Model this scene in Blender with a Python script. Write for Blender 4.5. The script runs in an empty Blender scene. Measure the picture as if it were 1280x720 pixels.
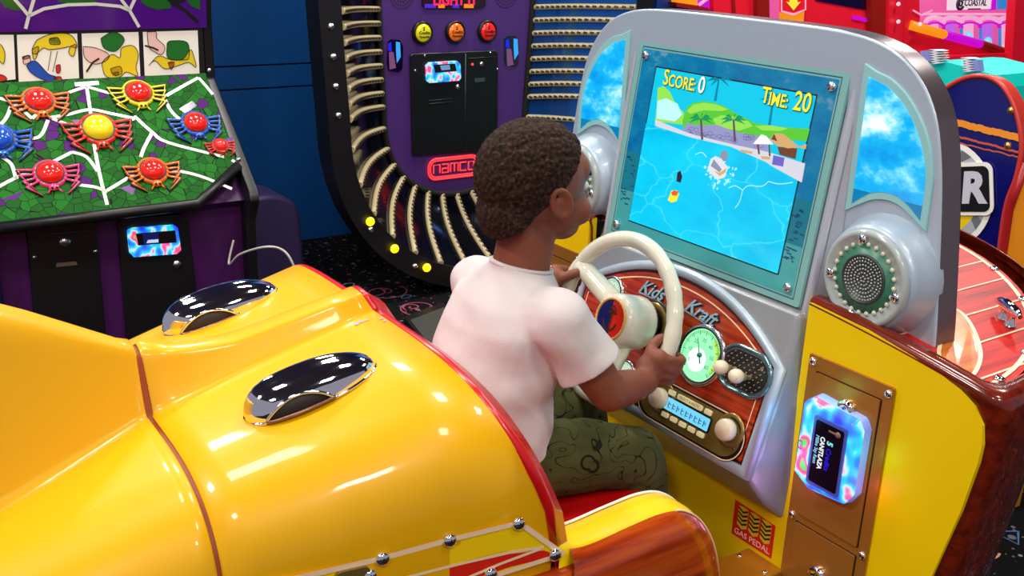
import bpy, bmesh, math, random
import numpy as np
from mathutils import Vector, Matrix, noise
random.seed(4)
SC = bpy.context.scene
COL = SC.collection
# ------------------------------------------------------------------ camera and the arcade's own axes
H = 1.40
FPX, PITCH, ROLL, YAW = 1291., .331, .034, .963
F_ = np.array([0, math.cos(PITCH), -math.sin(PITCH)])
R0 = np.array([1., 0, 0]); U0 = np.array([0, math.sin(PITCH), math.cos(PITCH)])
R_ = math.cos(ROLL)*R0 + math.sin(ROLL)*U0
U_ = -math.sin(ROLL)*R0 + math.cos(ROLL)*U0
CAM = np.array([0, 0, H])
ORG = np.array([.3565, 1.828, 0])
UV = np.array([math.cos(YAW), -math.sin(YAW), 0]); VV = np.array([math.sin(YAW), math.cos(YAW), 0])
M3 = np.stack([UV, VV, np.array([0, 0, 1.])])       # rows: u = across the boat, v = along the boat, w = up
def tl(p): return M3 @ (np.asarray(p, float) - ORG)
def tw(q): return ORG + np.asarray(q, float) @ M3
CL = tl(CAM)
A = lambda *a: np.array(a, float)
def hit(x, y, pt, n):
    d = M3 @ (F_*FPX + (x-640)*R_ - (y-360)*U_)
    n = np.asarray(n, float)
    return CL + ((np.asarray(pt, float)-CL) @ n)/(d @ n)*d
def hu(x, y, u): return hit(x, y, (u, 0, 0), (1, 0, 0))
def hv(x, y, v): return hit(x, y, (0, v, 0), (0, 1, 0))
def hw(x, y, w): return hit(x, y, (0, 0, w), (0, 0, 1))
cd = bpy.data.cameras.new('camera'); co = bpy.data.objects.new('camera', cd); COL.objects.link(co)
cd.sensor_width = 36; cd.lens = FPX/1280*36; cd.clip_start = .02
mw = Matrix.Identity(4)
for i in range(3):
    mw[i][0] = R_[i]; mw[i][1] = U_[i]; mw[i][2] = -F_[i]; mw[i][3] = CAM[i]
co.matrix_world = mw
SC.camera = co
# ------------------------------------------------------------------ materials
def srgb(r, g, b):
    f = lambda c: (c/12.92 if c <= .04045 else ((c+.055)/1.055)**2.4)
    return (f(r/255), f(g/255), f(b/255), 1)
MATS = {}
def mat(name, col, rough=.5, metal=0., coat=0., emit=None, es=1., spec=.5, bump=None, alpha=None):
    m = bpy.data.materials.new(name); m.use_nodes = True
    b = m.node_tree.nodes['Principled BSDF']
    b.inputs['Base Color'].default_value = col if len(col) == 4 else (*col, 1)
    b.inputs['Roughness'].default_value = rough; b.inputs['Metallic'].default_value = metal
    b.inputs['Coat Weight'].default_value = coat; b.inputs['Coat Roughness'].default_value = .06
    b.inputs['Specular IOR Level'].default_value = spec
    if emit is not None:
        b.inputs['Emission Color'].default_value = emit if len(emit) == 4 else (*emit, 1)
        b.inputs['Emission Strength'].default_value = es
    if bump:
        sc, st = bump
        n = m.node_tree.nodes; l = m.node_tree.links
        tc = n.new('ShaderNodeTexCoord'); nz = n.new('ShaderNodeTexNoise'); bp = n.new('ShaderNodeBump')
        nz.inputs['Scale'].default_value = sc; bp.inputs['Strength'].default_value = st; bp.inputs['Distance'].default_value = .004
        l.new(tc.outputs['Object'], nz.inputs['Vector']); l.new(nz.outputs['Fac'], bp.inputs['Height']); l.new(bp.outputs['Normal'], b.inputs['Normal'])
    MATS[name] = m
    return m
def glow(name, c, es=1.):                      # a thing that gives off light: lamp, screen, backlit sign
    return mat(name, (c[0]*.15, c[1]*.15, c[2]*.15, 1), .35, emit=c, es=es)
class NT:
    """small node helper"""
    def __init__(s, m): s.t = m.node_tree; s.b = s.t.nodes['Principled BSDF']
    def n(s, k, **kw):
        o = s.t.nodes.new(k)
        for a, v in kw.items():
            if a.startswith('i_'): o.inputs[int(a[2:]) if a[2:].isdigit() else a[2:].replace('_', ' ')].default_value = v
            else: setattr(o, a, v)
        return o
    def l(s, a, b): s.t.links.new(a, b)
    def coord(s, scale=(1, 1, 1), rot=(0, 0, 0)):
        tc = s.n('ShaderNodeTexCoord'); mp = s.n('ShaderNodeMapping')
        mp.inputs['Scale'].default_value = scale; mp.inputs['Rotation'].default_value = rot
        s.l(tc.outputs['Object'], mp.inputs['Vector']); return mp.outputs['Vector']
    def ramp(s, fac, stops, interp='LINEAR'):
        r = s.n('ShaderNodeValToRGB'); r.color_ramp.interpolation = interp
        e = r.color_ramp.elements
        while len(e) < len(stops): e.new(.5)
        for k, (p, c) in enumerate(stops):
            e[k].position = p; e[k].color = c
        s.l(fac, r.inputs['Fac']); return r.outputs['Color']
def wood(name, c1, c2, c3, rot, scale=9, rough=.22, coat=.7):
    m = mat(name, c1, rough, coat=coat, spec=.25); t = NT(m)
    v = t.coord((1, 1, 1), rot)
    mp = t.n('ShaderNodeMapping'); mp.inputs['Scale'].default_value = (.55*scale*.35, 9*scale*.35, 9*scale*.35); t.l(v, mp.inputs['Vector'])
    nz = t.n('ShaderNodeTexNoise', i_Scale=2.2, i_Detail=6., i_Roughness=.62, i_Distortion=.15); t.l(mp.outputs['Vector'], nz.inputs['Vector'])
    t.l(t.ramp(nz.outputs['Fac'], [(.28, c3), (.46, c2), (.62, c1), (.8, c2)]), t.b.inputs['Base Color'])
    return m
YEL = mat('yellow_gelcoat', (.82, .41, .0015, 1), .36, coat=.32, spec=.25)
YEL2 = mat('yellow_panel_paint', (0.92, .62, .0015, 1), .38, coat=.15, spec=.25)
RED = mat('red_vinyl', srgb(205, 12, 16), .3, coat=.4)
WOODH = wood('mahogany_gloss', srgb(200, 84, 22), srgb(172, 58, 12), srgb(112, 30, 8), (0, 0, math.pi/2), 7)
WOODB = wood('dark_mahogany', srgb(122, 34, 10), srgb(98, 24, 8), srgb(62, 14, 6), (0, 0, 0), 7)
WOODD = wood('dash_mahogany', srgb(196, 70, 24), srgb(166, 46, 12), srgb(92, 22, 8), (0, 0, 0), 16)
SILV = mat('silver_paint', srgb(178, 193, 206), .4, .25, coat=.25, bump=(260, .08))
SILVD = mat('silver_paint_dark', srgb(150, 153, 156), .4, .3, coat=.2, bump=(260, .08))
BEZ = mat('bezel_silver', srgb(190, 196, 206), .3, .25)
CHR = mat('chrome', (.92, .92, .94, 1), .05, 1.)
STEEL = mat('steel', (.72, .72, .74, 1), .22, 1.)
GOLD = mat('bronze_anodised', srgb(178, 118, 46), .34, .45)
GOLDD = mat('bronze_seam', srgb(60, 32, 10), .5, .4)
BLK = mat('black_plastic', (.006, .006, .007, 1), .38)
BLKM = mat('black_matte', (.003, .003, .003, 1), .8)
CREAM = mat('cream_plastic', srgb(226, 222, 200), .2, coat=.6)
CREAML = mat('cream_line', srgb(250, 214, 170), .4)
WHITE = mat('white_line', srgb(250, 248, 240), .4)
KNOB = mat('ivory_knob', srgb(232, 214, 184), .25, coat=.5)
NAVY = mat('navy_enamel', srgb(14, 24, 92), .3)
REDP = mat('red_print', srgb(222, 34, 14), .35)
ROPE = mat('rope_gold', srgb(214, 162, 92), .5)
OLIVE = mat('brass_rim', srgb(146, 122, 62), .28, .6)
DARKIN = mat('vent_dark', srgb(40, 24, 20), .5)
ORNG = mat('seam_orange', srgb(150, 62, 6), .5)
PINK = mat('pink_scuff', srgb(240, 150, 200), .6)
# ------------------------------------------------------------------ mesh building
BASE = {}
class Fr:
    def __init__(s, o, x, y):
        s.o = np.asarray(o, float); s.x = np.asarray(x, float)/np.linalg.norm(x)
        y = np.asarray(y, float); y = y - s.x*(y@s.x); s.y = y/np.linalg.norm(y); s.z = np.cross(s.x, s.y)
    def p(s, a, b, c=0.): return s.o + a*s.x + b*s.y + c*s.z
    def hit(s, x, y, off=0.): return hit(x, y, s.o + s.z*off, s.z)
    def uv(s, x, y, off=0.):
        q = s.hit(x, y, off) - s.o; return q@s.x, q@s.y
    def at(s, a, b, c=0.): return Fr(s.p(a, b, c), s.x, s.y)
def axis_frame(p, d):
    d = np.asarray(d, float)/np.linalg.norm(d)
    h = A(0, 0, 1) if abs(d[2]) < .9 else A(1, 0, 0)
    x = np.cross(h, d); return Fr(p, x, np.cross(d, x))
class MB:
    def __init__(s): s.v = []; s.f = []; s.m = []; s.s = []
    def add(s, vs, fs, m=0, sm=False):
        o = len(s.v); s.v += [tuple(map(float, q)) for q in vs]
        for f in fs: s.f.append([o+i for i in f]); s.m.append(m); s.s.append(sm)
        return s
    def box(s, c, d, fr=None, m=0):
        fr = fr or Fr((0, 0, 0), (1, 0, 0), (0, 1, 0))
        vs = [fr.p(c[0]+i*d[0]/2, c[1]+j*d[1]/2, c[2]+k*d[2]/2) for i in (-1, 1) for j in (-1, 1) for k in (-1, 1)]
        return s.add(vs, [(0, 1, 3, 2), (4, 6, 7, 5), (0, 4, 5, 1), (2, 3, 7, 6), (0, 2, 6, 4), (1, 5, 7, 3)], m)
    def prism(s, poly, fr, d0, d1, m=0, sm=False, ms=None):
        n = len(poly)
        vs = [fr.p(a, b, d0) for a, b in poly] + [fr.p(a, b, d1) for a, b in poly]
        s.add(vs, [list(range(n))[::-1], list(range(n, 2*n))], m)
        return s.add(vs, [(i, (i+1) % n, n+(i+1) % n, n+i) for i in range(n)], m if ms is None else ms, sm)
    def poly3(s, pts, m=0): return s.add(pts, [list(range(len(pts)))], m)
    def plate(s, pts, n, t, m=0):                      # flat outline given as points, with thickness t along n
        n = np.asarray(n, float); n = n/np.linalg.norm(n); k = len(pts)
        vs = list(pts) + [np.asarray(q)-n*t for q in pts]
        s.add(vs, [list(range(k)), list(range(k, 2*k))[::-1]], m)
        return s.add(vs, [(i, k+i, k+(i+1) % k, (i+1) % k) for i in range(k)], m)
    def ribbon(s, pts, w, n, m=0, closed=False, t=0.0):
        n = np.asarray(n, float); n = n/np.linalg.norm(n); pts = [np.asarray(q, float) for q in pts]; L = []
        k = len(pts)
        for i in range(k):
            a = pts[(i-1) % k] if (closed or i > 0) else pts[i]; b = pts[(i+1) % k] if (closed or i < k-1) else pts[i]
            d = b-a; d = d/(np.linalg.norm(d)+1e-9); sd = np.cross(n, d); ww = w[i] if hasattr(w, '__len__') else w
            L += [pts[i]-sd*ww/2, pts[i]+sd*ww/2]
        fs = [(2*i, 2*i+2, 2*i+3, 2*i+1) for i in range(k-1)]
        if closed: fs.append((2*k-2, 0, 1, 2*k-1))
        return s.add(L, fs, m)
    def tube(s, path, r, n=10, m=0, closed=False, sm=True, cap=True):
        path = [np.asarray(q, float) for q in path]; k = len(path); vs = []; up = None
        for i in range(k):
            a = path[(i-1) % k] if (closed or i > 0) else path[i]; b = path[(i+1) % k] if (closed or i < k-1) else path[i]
            d = b-a; d = d/(np.linalg.norm(d)+1e-12)
            if up is None: up = np.cross(d, A(0, 0, 1) if abs(d[2]) < .9 else A(1, 0, 0))
            up = up - d*(up@d); up = up/np.linalg.norm(up); sd = np.cross(d, up)
            rr = r[i] if hasattr(r, '__len__') else r
            vs += [path[i]+rr*(math.cos(t)*up+math.sin(t)*sd) for t in np.linspace(0, 2*math.pi, n, endpoint=False)]
        fs = [(i*n+j, i*n+(j+1) % n, ((i+1) % k)*n+(j+1) % n, ((i+1) % k)*n+j) for i in range(k if closed else k-1) for j in range(n)]
        s.add(vs, fs, m, sm)
        if cap and not closed:
            s.add(vs[:n], [list(range(n))[::-1]], m); s.add(vs[-n:], [list(range(n))], m)
        return s
    def lathe(s, prof, fr, n=28, m=0, sm=True, sx=1., sy=1.):     # prof: (radius, height along fr.z)
        vs = [fr.p(r*math.cos(t)*sx, r*math.sin(t)*sy, z) for r, z in prof for t in np.linspace(0, 2*math.pi, n, endpoint=False)]
        k = len(prof)
        return s.add(vs, [(i*n+j, i*n+(j+1) % n, (i+1)*n+(j+1) % n, (i+1)*n+j) for i in range(k-1) for j in range(n)], m, sm)
    def disc(s, fr, r, n=28, m=0, z=0., sy=1.):
        return s.add([fr.p(r*math.cos(t), r*sy*math.sin(t), z) for t in np.linspace(0, 2*math.pi, n, endpoint=False)], [list(range(n))], m)
    def grid(s, P, m=0, sm=True, closeu=False):
        a, b = len(P), len(P[0]); vs = [q for row in P for q in row]
        return s.add(vs, [(i*b+j, i*b+(j+1) % b, ((i+1) % a)*b+(j+1) % b, ((i+1) % a)*b+j) for i in range(a-1) for j in range(b if closeu else b-1)], m, sm)
    def ell(s, c, r, fr=None, n=20, k=12, m=0, lo=-1., hi=1.):
        fr = fr or Fr((0, 0, 0), (1, 0, 0), (0, 1, 0)); P = []
        for t in np.linspace(math.asin(lo), math.asin(hi), k):
            P.append([fr.p(c[0]+r[0]*math.cos(t)*math.cos(p), c[1]+r[1]*math.cos(t)*math.sin(p), c[2]+r[2]*math.sin(t)) for p in np.linspace(0, 2*math.pi, n, endpoint=False)])
        return s.grid(P, m, True, True)
    def text(s, txt, fr, size, m=0, off=.0, ext=.0004, shear=0., space=1., align='CENTER', wide=1., z=0.):
        cu = bpy.data.curves.new('t', 'FONT'); cu.body = txt; cu.size = size; cu.extrude = ext; cu.offset = off; cu.shear = shear
        cu.space_character = space; cu.align_x = align; cu.align_y = 'CENTER'; cu.resolution_u = 3
        ob = bpy.data.objects.new('t', cu); COL.objects.link(ob)
        dg = bpy.context.evaluated_depsgraph_get(); dg.update()
        me = bpy.data.meshes.new_from_object(ob.evaluated_get(dg))
        s.add([fr.p(q.co.x*wide, q.co.y, q.co.z+z) for q in me.vertices], [list(p.vertices) for p in me.polygons], m)
        bpy.data.objects.remove(ob); bpy.data.curves.remove(cu); bpy.data.meshes.remove(me)
        return s
    def build(s, name, mats, parent=None, bevel=0., sub=0, weld=False, base=None, seg=2, recalc=True):
        root = parent
        while root is not None and root.parent is not None: root = root.parent
        b = A(*BASE[root.name]) if root is not None else A(*(base if base is not None else (0, 0, 0)))
        me = bpy.data.meshes.new(name)
        me.from_pydata([tuple(np.array(q)-b) for q in s.v], [], s.f)
        mats = mats if isinstance(mats, (list, tuple)) else [mats]
        for mm in mats: me.materials.append(mm)
        for p, i, g in zip(me.polygons, s.m, s.s): p.material_index = i; p.use_smooth = g
        bm = bmesh.new(); bm.from_mesh(me)
        bmesh.ops.remove_doubles(bm, verts=bm.verts, dist=1e-6)
        if recalc: bmesh.ops.recalc_face_normals(bm, faces=bm.faces)
        bm.to_mesh(me); bm.free()
        ob = bpy.data.objects.new(name, me); COL.objects.link(ob)
        if parent is not None: ob.parent = parent
        else:
            ob.location = tw(b); ob.rotation_euler = (0, 0, -YAW); BASE[ob.name] = tuple(b)
        if bevel:
            md = ob.modifiers.new('bevel', 'BEVEL'); md.width = bevel; md.segments = seg; md.limit_method = 'ANGLE'; md.angle_limit = math.radians(38)
            md.harden_normals = False
            for p in me.polygons: p.use_smooth = True
            wn = ob.modifiers.new('wn', 'WEIGHTED_NORMAL'); wn.keep_sharp = False
        if sub:
            md = ob.modifiers.new('sub', 'SUBSURF'); md.levels = sub; md.render_levels = sub
        return ob
def tag(o, label, cat, group=None):
    o['label'] = label; o['category'] = cat
    if group: o['group'] = group
    return o
def thing(name, label, cat, base, group=None):
    o = bpy.data.objects.new(name, None); COL.objects.link(o); o.empty_display_size = .1
    o.location = tw(base); o.rotation_euler = (0, 0, -YAW); BASE[o.name] = tuple(base)
    return tag(o, label, cat, group)
def screws(fr, pts, r, parent, h=.35, m=None, name='screw'):
    for a, b, c in pts:
        f = fr.at(a, b, c); mb = MB()
        mb.lathe([(r, 0), (r, r*.25), (r*.86, r*h), (r*.5, r*(h+.18)), (0.0001, r*(h+.22))], f, 14)
        mb.box((0, 0, r*(h+.2)), (r*.9, r*.16, r*.1), f, 1); mb.box((0, 0, r*(h+.2)), (r*.16, r*.9, r*.1), f, 1)
        mb.build(name, [m or STEEL, BLKM], parent)
def rrect(w, h, r, n=5):
    P = []
    for cx, cy, a0 in ((w/2-r, h/2-r, 0), (-w/2+r, h/2-r, 90), (-w/2+r, -h/2+r, 180), (w/2-r, -h/2+r, 270)):
        for k in range(n+1):
            t = math.radians(a0+90*k/n); P.append((cx+r*math.cos(t), cy+r*math.sin(t)))
    return P
def arcpts(c, rx, ry, a0, a1, n): return [(c[0]+rx*math.cos(math.radians(t)), c[1]+ry*math.sin(math.radians(t))) for t in np.linspace(a0, a1, n)]
def smooth_path(pts, n=8):
    P = [np.asarray(q, float) for q in pts]; out = []
    for i in range(len(P)-1):
        p0 = P[max(i-1, 0)]; p1 = P[i]; p2 = P[i+1]; p3 = P[min(i+2, len(P)-1)]
        for t in np.linspace(0, 1, n, endpoint=False):
            out.append(.5*((2*p1)+(-p0+p2)*t+(2*p0-5*p1+4*p2-p3)*t*t+(-p0+3*p1-3*p2+p3)*t**3))
    return out+[P[-1]]
def lerp(x, xs, ys): return float(np.interp(x, xs, ys))
# ================================================================== THE BOAT RIDE
X, Y, Z = A(1, 0, 0), A(0, 1, 0), A(0, 0, 1)
ride = thing('boat_ride', 'yellow speedboat kiddie ride with a game screen and wooden trim, the child sitting in it', 'kiddie ride', (0, 0, 0))
# ---- engine cover and tail: one hull form, split at the seam
def ha(v): return lerp(v, [-1.7, -1.3, -1.03, -.85, -.70, -.55], [.24, .275, .303, .338, .362, .374])       # half width
def hh(v): return lerp(v, [-1.7, -1.25, -1.03, -.70, -.55], [.62, .735, .800, .880, .905])                 # deck height
def hb(v): return lerp(v, [-1.7, -1.25, -1.03, -.70, -.55], [.47, .58, .650, .695, .70])                   # where the flank gets vertical
def hullprof(v, k=30):
    a, h, b = ha(v), hh(v), hb(v); P = []
    for t in np.linspace(0, math.pi/2, k):
        x = a*math.sin(t)**(2/4.6); z = b+(h-b)*math.cos(t)**(2/2.4); P.append((x, z))
    P += [(a, b-.06), (a-.004, .52), (a-.01, .42)]
    return P
def hbump(v, u):                                                  # raised centre spine growing into the tail fin
    top = lerp(v, [-1.7, -1.4, -1.179, -1.119, -1.056, -.98, -.9, -.70, -.6], [1.2, 1.06, .962, .930, .893, .868, .866, .905, .93])
    hw_ = lerp(v, [-1.7, -1.22, -1.03, -.8, -.7], [.15, .10, .048, .040, .036])
    dz = top-hh(v); x = abs(u)/hw_
    tt = lerp(v, [-1.4, -1.03, -.7], [.25, .4, .5])
    if x >= 1: return 0
    if x <= tt: return dz*(1-.10*(x/tt)**2)
    y = (x-tt)/(1-tt)
    return dz*.9*(1-y)**1.15
def rimv(z): return -.705+.42*(.885-max(z, .668))
def hullpts(v, rim=False):
    right = hullprof(v); bw = lerp(v, [-1.7, -1.22, -1.03, -.8, -.7], [.15, .10, .048, .040, .036]); us = [bw*k/16 for k in range(17)]+list(np.linspace(bw, .165, 7)[1:])
    out = []
    arr = [(u, float(np.interp(u, [q[0] for q in right[:30]], [q[1] for q in right[:30]]))) for u in us]
    arr += [q for q in right if q[0] > .17]
    for u, z in arr: out.append((u, z+hbump(v, u)))
    full = [(-u, z) for u, z in out[:0:-1]]+out
    res = []
    for u, z in full:
        vv = rimv(z) if rim else v
        res.append(A(u, vv, z))
    return res
def pad(rows):
    n = max(len(r) for r in rows); o = []
    for r in rows:
        k = (n-len(r))//2; o.append([r[0]]*k+list(r)+[r[-1]]*(n-len(r)-k))
    return o
rimline = []
for q in hullpts(-.70): rimline.append(q)
# solve rim points: section taken where the hull meets the slanted rim plane
def rimsection():
    L = None
    vs = np.linspace(-.74, -.50, 13); S = pad([hullpts(v) for v in vs]); out = []
    for j in range(len(S[0])):
        best = None
        for i in range(len(vs)-1):
            f0 = S[i][j][1]-rimv(S[i][j][2]); f1 = S[i+1][j][1]-rimv(S[i+1][j][2])
            if f0 <= 0 <= f1 or f1 <= 0 <= f0:
                t = f0/(f0-f1+1e-12); best = S[i][j]*(1-t)+S[i+1][j]*t; break
        if best is None: best = S[-1][j]
        out.append(best)
    return out
RIM = rimsection()
def shrink(row, d):                                              # small rounding at a panel edge
    return [A(q[0]*(1-d*1.6), q[1], q[2]-d) for q in row]
rows = [shrink(hullpts(-1.0265), .006), hullpts(-1.022)]
for v in np.linspace(-.99, -.76, 9): rows.append(hullpts(v))
rows.append(RIM); rows.append([q+A(-.003*np.sign(q[0]), .004, -.004) for q in RIM])
rows = pad(rows)
mb = MB().grid(rows); cover = mb.build('engine_cover', YEL, ride)
cover['label'] = 'glossy yellow engine cover with a raised centre spine'
rows = pad([hullpts(v) for v in np.linspace(-1.72, -1.05, 14)]+[hullpts(-1.036), shrink(hullpts(-1.0315), .006)])
MB().grid(rows).build('tail_section', YEL, ride)
rows = pad([shrink(hullpts(-1.06), .008), shrink(hullpts(-1.0), .008)])
MB().grid(rows).build('panel_seam', ORNG, ride)
# ---- red rim, red seat back, seat
rp = [q for q in RIM if q[2] > .63]
rq = [q+A(-.004*np.sign(q[0])*(1 if abs(q[0]) > .3 else 0), .007, -.0055*min(1, max(0, (q[2]-.74)/.08))) for q in rp]
mb = MB().tube(rq, [.0060+.0035*min(1, max(0, (.84-q[2])/.08)) for q in rp], 8); mb.build('seat_rim', RED, ride)['label'] = 'thin red padded edge of the seat opening'
rb = [q+A(0, .008, -.002) for q in RIM if q[2] > .5]
sb = [A(q[0]*.97, q[1]+.03, q[2]-.02) for q in rb]
mb = MB(); mb.grid([rb, sb]); mb.add(sb, [list(range(len(sb)))]); mb.build('seat_back', RED, ride)
mb = MB().box((0, -.42, .46), (.60, .40, .08)); mb.build('seat_cushion', RED, ride, bevel=.02, seg=4)
# ---- cockpit sides: yellow coaming rolling over into the wooden flank, front end rounded down
PATH = smooth_path([(-.672, .664), (-.635, .652), (-.60, .636), (-.555, .626), (-.48, .631), (-.42, .633), (-.375, .622), (-.335, .59), (-.302, .535), (-.282, .46), (-.272, .36), (-.268, .2), (-.268, .06)], 5)
def nrm2(i):
    a = PATH[max(i-1, 0)]; b = PATH[min(i+1, len(PATH)-1)]; d = (b-a)/np.linalg.norm(b-a)
    return A(-d[1], d[0])
def prow(sgn, u, d):
    r = []
    for i, q in enumerate(PATH):
        n = nrm2(i); ue = min(u, .352+max(0, q[0]+.64)*.55) if q[0] < -.59 else u; r.append(A(sgn*ue, q[0]+n[0]*d, q[1]+n[1]*d))
    return r
for sg in (1, -1):
    rows = [prow(sg, .314, -.12), prow(sg, .314, -.03), prow(sg, .316, -.008), prow(sg, .322, 0.), prow(sg, .350, .001), prow(sg, .3655, -.002), prow(sg, .372, -.005)]
    mb = MB().grid(rows); mb.grid([prow(sg, .372, -.005)[10:18], [A(sg*.368, q[0], .45) for q in PATH[10:18]]]); mb.build('cockpit_side', YEL2, ride)
    i0 = 12
    cut = lambda r: r[i0:]
    rows = [cut(prow(sg, .371, -.004)), cut(prow(sg, .380, -.009)), cut(prow(sg, .389, -.019)), cut(prow(sg, .396, -.036)), cut(prow(sg, .399, -.06))]
    mb = MB().grid(rows)
    last = rows[-1]; mb.add(last+[A(sg*.399, -.60, .06), A(sg*.399, last[0][1], last[0][2]-.02)], [list(range(len(last)+2))])
    R = []
    for v in np.linspace(-1.7, -.575, 16):
        a = min(.399, ha(v)+.022); R.append([A(sg*(ha(v)-.01), v, .600), A(sg*(a-.008), v, .604), A(sg*a, v, .592), A(sg*a, v, .06)])
    mb.grid(R)
    mb.build('wooden_side', WOODH, ride)['label'] = 'varnished reddish wood side panel with a rounded front end'
    mb = MB().ribbon([q+A(0, 0, .0012) for q in prow(sg, .318, 0)][3:34], .004, (0, 0, 1)) if False else MB().tube([q+A(0, 0, .0008) for q in prow(sg, .317, -.001)][6:40], .0022, 6)
    mb.build('coaming_edge', WHITE, ride)
    mb = MB().tube([q for q in prow(sg, .3715, -.003)][28:46], .0016, 6); mb.build('edge_piping', CREAML, ride)
# ---- decal on the near flank (and its mirror), cream outlines, red and yellow print, screws
DN = A(1, -.168, 0)/np.linalg.norm(A(1, -.168, 0)); DP = A(ha(-.65)+.0, -.65, .6)
def dk(x, y, off=.004): return hit(x, y, DP+DN*off, DN)
top = [dk(*q) for q in [(300, 738), (400, 715), (478, 697), (562, 674), (649, 653)]]
left = [A(q[0]-.168*.55*0-.10, q[1]-.6, q[2]+.0) for q in [top[0]]]
far = dk(60, 800); farb = dk(160, 830)
outl = [far]+top+[dk(708, 692), dk(640, 716), dk(560, 742), dk(420, 772)]
mb = MB().plate(outl, DN, .006, 0)
mb.poly3([dk(*q, .0048) for q in [(420, 722), (478, 708), (562, 684), (640, 664), (676, 686), (625, 690), (520, 718)]], 1)
mb.poly3([dk(*q, .0048) for q in [(520, 721), (625, 694), (680, 688), (698, 694), (640, 708), (560, 734), (470, 745)]], 2)
mb.ribbon([dk(*q, .0054) for q in [(500, 724), (570, 706), (640, 690), (680, 684)]], .004, DN, 3)
mb.ribbon([dk(*q, .0056) for q in [(585, 722), (625, 705), (676, 686)]], .004, DN, 3)
mb.ribbon([far]+[q+DN*.0015 for q in top]+[dk(703, 692, .0056)], .0075, DN, 3)
mb.ribbon([dk(706, 692, .0056), dk(640, 713, .0056), dk(560, 739, .0056)], .007, DN, 3)
mb.prism(rrect(.045, .02, .01), Fr(dk(440, 719, .0055), A(.168, 1, 0), Z), 0, .004, 4)
decal = mb.build('side_decal', [YEL2, mat('decal_yellow', (.95, .62, .004, 1), .45, spec=.2), REDP, CREAML, OLIVE], ride)
decal['label'] = 'printed yellow and red panel with cream outlines screwed to the side'
dfr = Fr((0, 0, 0), A(.168, 1, 0), Z)
for q in [(478, 698), (562, 675), (648, 654), (693, 693), (613, 717), (462, 719)]:
    screws(Fr(dk(*q, .0055), A(.168, 1, 0), Z), [(0, 0, 0)], .0092, decal, .5, CHR)
# ---- chrome vents
def vent(cu, near):
    # axis runs along the deck, blunt end to the rear
    vr, vf = -.945, -.765
    c0 = A(cu, vr, hh(vr)-.004); c1 = A(cu, vf, hh(vf)-.004)
    ax = (c1-c0); L = np.linalg.norm(ax); fr = Fr(c0, X, ax)     # x: +u, y: along, z: up
    def wid(s): return .041*max(0, 1-abs(2*s**.94-1)**2.3)**.55
    def hgt(s): return .042*max(0, 1-abs(2*s**.8-1)**2.6)**.6*(1-.2*s)
    ss = np.linspace(.004, .996, 34); P = []
    for s in ss:
        row = []; w, h = wid(s), hgt(s)
        ar = 0
        if .10 < s < .56: ar = .55*math.sin(math.pi*(s-.10)/.46)**.7
        for k in range(25):
            t = math.radians(180)*k/24; t = ar+(math.pi-ar)*k/24
            ridge = 1+.10*math.exp(-((t-1.75)/.16)**2)
            row.append(fr.p(w*math.cos(t)*1.0, s*L, h*math.sin(t)**.8*ridge if t > 0 else 0))
        P.append(row)
    mb = MB().grid(P)
    # rolled lip along the arch and the foot line
    lip = [P[i][0] for i in range(len(ss))]
    mb.tube(lip, .0022, 8); mb.tube([P[i][-1] for i in range(len(ss))], .002, 8)
    v = mb.build('chrome_vent', CHR, ride); v['label'] = 'teardrop chrome air vent, %s one' % ('nearer' if near else 'farther')
    Q = []
    for s in np.linspace(.06, .62, 20):
        w, h = wid(s)*.93, hgt(s)*.86
        Q.append([fr.p(w*math.cos(t), s*L, max(0.0005, h*math.sin(t))) for t in np.linspace(0, math.pi, 15)])
    mb = MB().grid(Q); mb.build('vent_mouth', DARKIN, v)
    # lower dark-pink lip of the mouth
    pts = [fr.p(wid(s)*1.0+.001, s*L, .002) for s in np.linspace(.1, .58, 16)]
    MB().tube(pts, .0024, 8).build('mouth_lip', mat('lip', srgb(150, 110, 90), .25, .7), v)
vent(.165, True); vent(-.172, False)
# pink paint marks on the cover
mb = MB()
for (x, y, r) in [(446, 404, 4), (452, 401, 4), (458, 399, 3.4), (477, 397, 3), (481, 400, 2.5)]:
    t0 = hit(x, y, A(.02, -.72, hh(-.72)+.002), A(0, -.24, 1)); uu, vv = t0[0], t0[1]
    fr = Fr(A(uu, vv, hh(vv)+hbump(vv, uu)+.0012), X, A(0, 1, .24)); mb.disc(fr, r*.00085, 10)
mb.build('paint_mark', PINK, cover)
# ---- front wall: the yellow wings with the bronze coin panels
WV = -.05
_wr = [(.29, .856), (.40, .8465), (.48, .833), (.530, .8225), (.562, .811), (.588, .795), (.604, .773), (.609, .745), (.608, .715), (.597, .632), (.573, .51), (.53, .05)]
wall = [(-a_, b_) for a_, b_ in _wr[::-1]]+[(-.285, .62), (.285, .62)]+_wr
wf = Fr((0, WV, 0), X, Z)          # z axis points to the child (-v)
mb = MB()
for s_ in (1, -1): mb.prism([(s_*a_, b_) for a_, b_ in [(.285, .05), (.285, .855)]+_wr], wf, -.02, 0)
mb.prism([(-.285, .05), (.285, .05), (.285, .62), (-.285, .62)], wf, -.02, 0)
mb.build('front_wall', YEL2, ride)
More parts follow.
